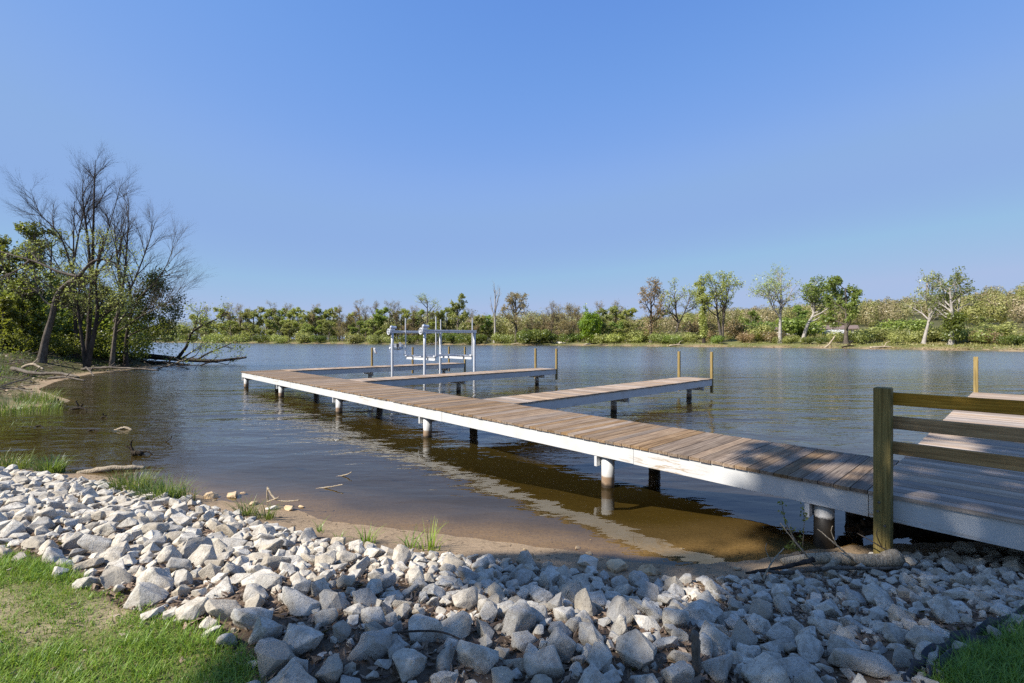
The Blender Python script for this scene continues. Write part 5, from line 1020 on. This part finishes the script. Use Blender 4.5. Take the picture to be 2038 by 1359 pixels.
px_tree(79, 37, [([(250, 714), (252, 670), (262, 620), (258, 560)], .16), ([(254, 650), (285, 620), (318, 608), (332, 606)], .08), ([(253, 670), (285, 655), (315, 648), (326, 652)], .07), ([(256, 630), (290, 580), (305, 560)], .07)], [D(c=10, t0=.15, t1=1., ang=45, ln=1.5, fall=.4, seg=5, wander=.14, up=-.02, rr=.03), D(c=6, t0=.2, t1=1., ang=40, ln=.7, fall=.3, seg=4, wander=.15, up=-.05, rr=.012), D(c=4, t0=.1, t1=1., ang=40, ln=.35, fall=.3, seg=2, wander=.15, up=-.04, rr=.006)], 'leaf_dark', 'bark_dark', 9000, .075, 'dark leafy tree drooping over the water right of the bare fan-shaped tree', tip=.15)
U = {'dark': make_shrub(401, 'leaf_dark', 3200, .032, 'understory_shrub'), 'young': make_shrub(402, 'leaf_spring', 2800, .034, 'understory_shrub'), 'olive': make_shrub(403, 'leaf_spring', 2400, .032, 'understory_shrub')}
un = set(); ul = {'dark': [], 'young': [], 'olive': []}
for px, Z, h, k in [(-20, 36, 4.2, 'dark'), (15, 40, 5., 'dark'), (50, 38, 4.2, 'young'), (85, 43, 5.5, 'dark'), (120, 39, 4.0, 'dark'), (140, 46, 5., 'young'), (170, 42, 4.2, 'olive'), (195, 40, 3.6, 'dark'), (215, 39, 2.6, 'olive'), (240, 38.5, 2.4, 'dark'), (30, 48, 6.5, 'dark'), (70, 50, 6., 'olive'), (110, 52, 6., 'dark'), (-40, 46, 6., 'dark'), (10, 33.5, 2.0, 'young'), (125, 35, 1.6, 'olive')]:
    o = U[k] if k not in un else U[k].copy()
    if k in un: COL.objects.link(o)
    un.add(k); x, y = pxy(px, Z); o.location = (x, y, hz(x, y) - .1); o.scale = (h * .95, h * .95, h); o.rotation_euler = (0, 0, px * 1.1); ul[k].append((px, o))
for k, ls in ul.items():
    ls.sort(key=lambda q: q[0])
    for j, (px, o) in enumerate(ls): tag(o, f'{ORDN[j]} {dict(dark="dark green", young="bright yellow-green", olive="olive yellow")[k]} undergrowth shrub from left under the headland trees', 'shrub', 'undergrowth on the left headland')
# fallen tree lying into the water, with upright leafy branches
px_tree(81, 43, [([(232, 706), (280, 708), (330, 712), (370, 716), (430, 718), (490, 711)], .30), ([(352, 715), (372, 688), (380, 664), (398, 650), (425, 638), (452, 622)], .13), ([(380, 664), (392, 640), (392, 620)], .05), ([(390, 718), (412, 704), (440, 692), (468, 680)], .09), ([(360, 714), (385, 698), (398, 688)], .07), ([(262, 705), (285, 688), (310, 676), (345, 673)], .08)],
        [D(c=8, t0=.3, t1=1., ang=40, ln=1.3, fall=.3, seg=5, wander=.15, up=.04, rr=.025), D(c=7, t0=.2, t1=1., ang=40, ln=.6, fall=.3, seg=3, wander=.15, up=.02, rr=.01), D(c=3, t0=.2, t1=1., ang=40, ln=.3, fall=.3, seg=2, wander=.15, up=0, rr=.005)], 'leaf_young', 'bark_dark', 2600, .075, 'fallen tree lying out over the water with upright leafy branches', tip=.3)
for k, (px, py, pts, r_, mt, lab) in enumerate([(300, 727, [(-3.5, .3, .5), (-1, 0, .3), (1.5, 0, .2), (4., -.2, -.05)], .2, 'rotten', 'dark submerged log below the fallen tree'), (360, 730, [(-1.8, .2, -.1), (0, 0, .45), (1.2, 0, .9)], .09, 'drift', 'pale bent root crossing under the fallen tree'), (345, 735, [(-1.6, .3, -.1), (-.2, 0, .3), (1.4, .2, -.1)], .07, 'bark_mid', 'small bent branch arching out of the water under the fallen tree'), (420, 728, [(-1.2, 0, -.1), (0, 0, .3), (1.4, 0, .1)], .06, 'rotten', 'thin dark branch in the water below the log tip'), (400, 722, [(-.8, 0, .5), (0, 0, .2), (.7, .1, -.1)], .06, 'bark_mid', 'grey broken branch hanging from the log into the water')]):
    wood('driftwood_log', lab, 'log', mt, G(px, py, 0), [(pts, r_, r_ * .4), ([pts[1], tuple(np.array(pts[1]) + (.5, .1, .5))], r_ * .5, r_ * .2), ([pts[1], tuple(np.array(pts[1]) + (-.6, .1, .3))], r_ * .5, r_ * .2), ([pts[2], tuple(np.array(pts[2]) + (.3, .2, .6))], r_ * .4, r_ * .15)], 'branches around the fallen tree', seed=140 + k)
def head_grass():
    g = np.random.default_rng(55); n = 26000; X = g.uniform(-46, -16, n); Y = g.uniform(18, 44, n); ok = inside(LANDN, X, Y); d = pdist(NEAR, X, Y, False); f = fbm(X * .5, Y * .5, 71, 3); ok &= (d > 1.6) & (d < 12) & (f > .50); X, Y = X[ok], Y[ok]; n = len(X)
    mb = MB(); blades(mb, X, Y, height(X, Y) - .02, g.uniform(.10, .32, n), .03 + .03 * g.random(n), g.uniform(0, 6.28, n), g.uniform(.2, 1., n), g.random(n), 2); tag(mb.build('headland_grass', M['reed']), 'short green grass growing under the left headland trees', 'grass', kind='stuff')
head_grass()
def brush_litter():
    g = np.random.default_rng(58); n = 900; X = g.uniform(-48, -17, n); Y = g.uniform(18, 48, n); d = pdist(NEAR, X, Y, False); ok = inside(LANDN, X, Y) & (d > .5) & (d < 14); X, Y = X[ok], Y[ok]; n = len(X); a = g.uniform(0, 6.28, n); L_ = g.uniform(.3, 1.6, n); z = height(X, Y)
    t = np.linspace(-.5, .5, 4)[None]; P = np.stack([X[:, None] + np.cos(a)[:, None] * L_[:, None] * t, Y[:, None] + np.sin(a)[:, None] * L_[:, None] * t, z[:, None] + .04 + g.uniform(0, .35, (n, 1)) * (t + .5) + g.normal(0, .03, (n, 4))], -1)
    mb = MB(); tubes(mb, P, np.full((n, 4), .022) * g.uniform(.5, 1.6, (n, 1)), 4); tag(mb.build('fallen_sticks', M['bark_mid']), 'fallen sticks and brush scattered under the left headland trees', 'brush', kind='stuff')
    m = 16000; X = g.uniform(-48, -17, m); Y = g.uniform(18, 48, m); d = pdist(NEAR, X, Y, False); ok = inside(LANDN, X, Y) & (d > .5) & (d < 14); X, Y = X[ok], Y[ok]; c = np.stack([X, Y, height(X, Y) + .02], 1); lb = MB(); leaves(lb, g, np.stack([c, c + .01], 1), 1, .06, .02, flat=.7)
    tag(lb.build('leaf_litter', M['litter']), 'brown leaf litter on the ground of the left headland', 'leaf litter', kind='stuff')
brush_litter()
# sapling by the dock
x, y = gnd(1600, 1105, .12)
def sap(s):
    ps = [(np.array([(0, 0, 0), (-.04, 0, .16), (-.16, .02, .36), (-.21, .03, .62)]), .008), (np.array([(.02, 0, 0), (.0, .02, .14), (.02, .03, .34), (.03, .05, .52)]), .006), (np.array([(.0, 0, .05), (-.1, -.05, .16), (-.2, -.08, .18)]), .004)]
    return make_tree(s, 1, 1, [D(c=6, t0=.35, t1=1., ang=55, ln=.07, fall=.2, seg=3, wander=.15, up=.05, rr=.003)], 'leaf_dark', 'bark_mid', 130, .017, name='sapling', paths=ps, jit=.014, sides=(5, 3), aspect=.65)
o = sap(5); o.location = (x, y, hz(x, y)); tag(o, 'thin leafy sapling growing at the water edge left of the railing post', 'sapling')

# ------------------------------------------------------------------ the leafy tree behind us whose shade falls on the right half of the bank
SH_P = [(-1.15, .8), (-1.2, 2.5), (-1.0, 3.3), (-1.35, 4.55), (-.3, 4.85), (1.2, 4.85), (2.3, 5.5), (3.1, 6.3), (3.7, 7.2), (5.0, 7.6), (6.4, 8.0), (9.5, 8.4), (11, 1.0)]
def shade_tree():
    g = np.random.default_rng(77); n = 52000; X = g.uniform(-1.6, 10.5, n); Y = g.uniform(.8, 8.6, n); e = pdist(SH_P, X, Y); ins = inside(SH_P, X, Y)
    f = fbm(X * 1.0, Y * 1.3, 101, 3); f2 = fbm(X * 3.1, Y * 3.1, 105, 2)
    lit = np.hypot(X - 3.15, (Y - 4.62) * 1.2) > .36
    lit &= np.hypot(X - .85, Y - 2.75) > .33; ok = ins & lit & (f * .5 + f2 * .5 > .50 - .10 * sstep(.3, 1.6, e)); X, Y = X[ok], Y[ok]; n = len(X); print('shade leaves', n)
    H = g.uniform(14., 20., n); c = np.stack([X + SUN.x / SUN.z * (H - .5), Y + SUN.y / SUN.z * (H - .5), H], 1)
    ctr = c.mean(0); b = np.array([ctr[0] - 2.5, ctr[1] - 3.5]); zb = .7
    root = thing('shade_tree', 'tall leafy tree behind the viewer that shades the right half of the bank', 'tree', (b[0], b[1], zb))
    tb = MB(); tp = smooth_path([(0, 0, -.2), (.2, .3, 3.), (1., 1.4, 9.5), (2.4, 3.2, 15.)], 14); tubes(tb, tp, np.linspace(.42, .14, 14), 12)
    k = g.integers(n, size=60); E_ = c[k] - np.array([b[0], b[1], zb]); i0 = g.integers(6, 14, 60); A = tp[i0]; t = np.linspace(0, 1, 6)[None, :, None]
    P = A[:, None] * (1 - t) + E_[:, None] * t; P[:, :, 2] += .6 * np.sin(t[..., 0] * 3.1); tubes(tb, P, np.linspace(.07, .012, 6)[None].repeat(60, 0), 5)
    tb.build('trunk', M['bark'], root, smooth=True)
    lb = MB(); cc = c - np.array([b[0], b[1], zb]); leaves(lb, g, np.stack([cc, cc + .01], 1), 1, .10, .03, aspect=.6); lb.build('crown', M['leaf_green'], root)
shade_tree()
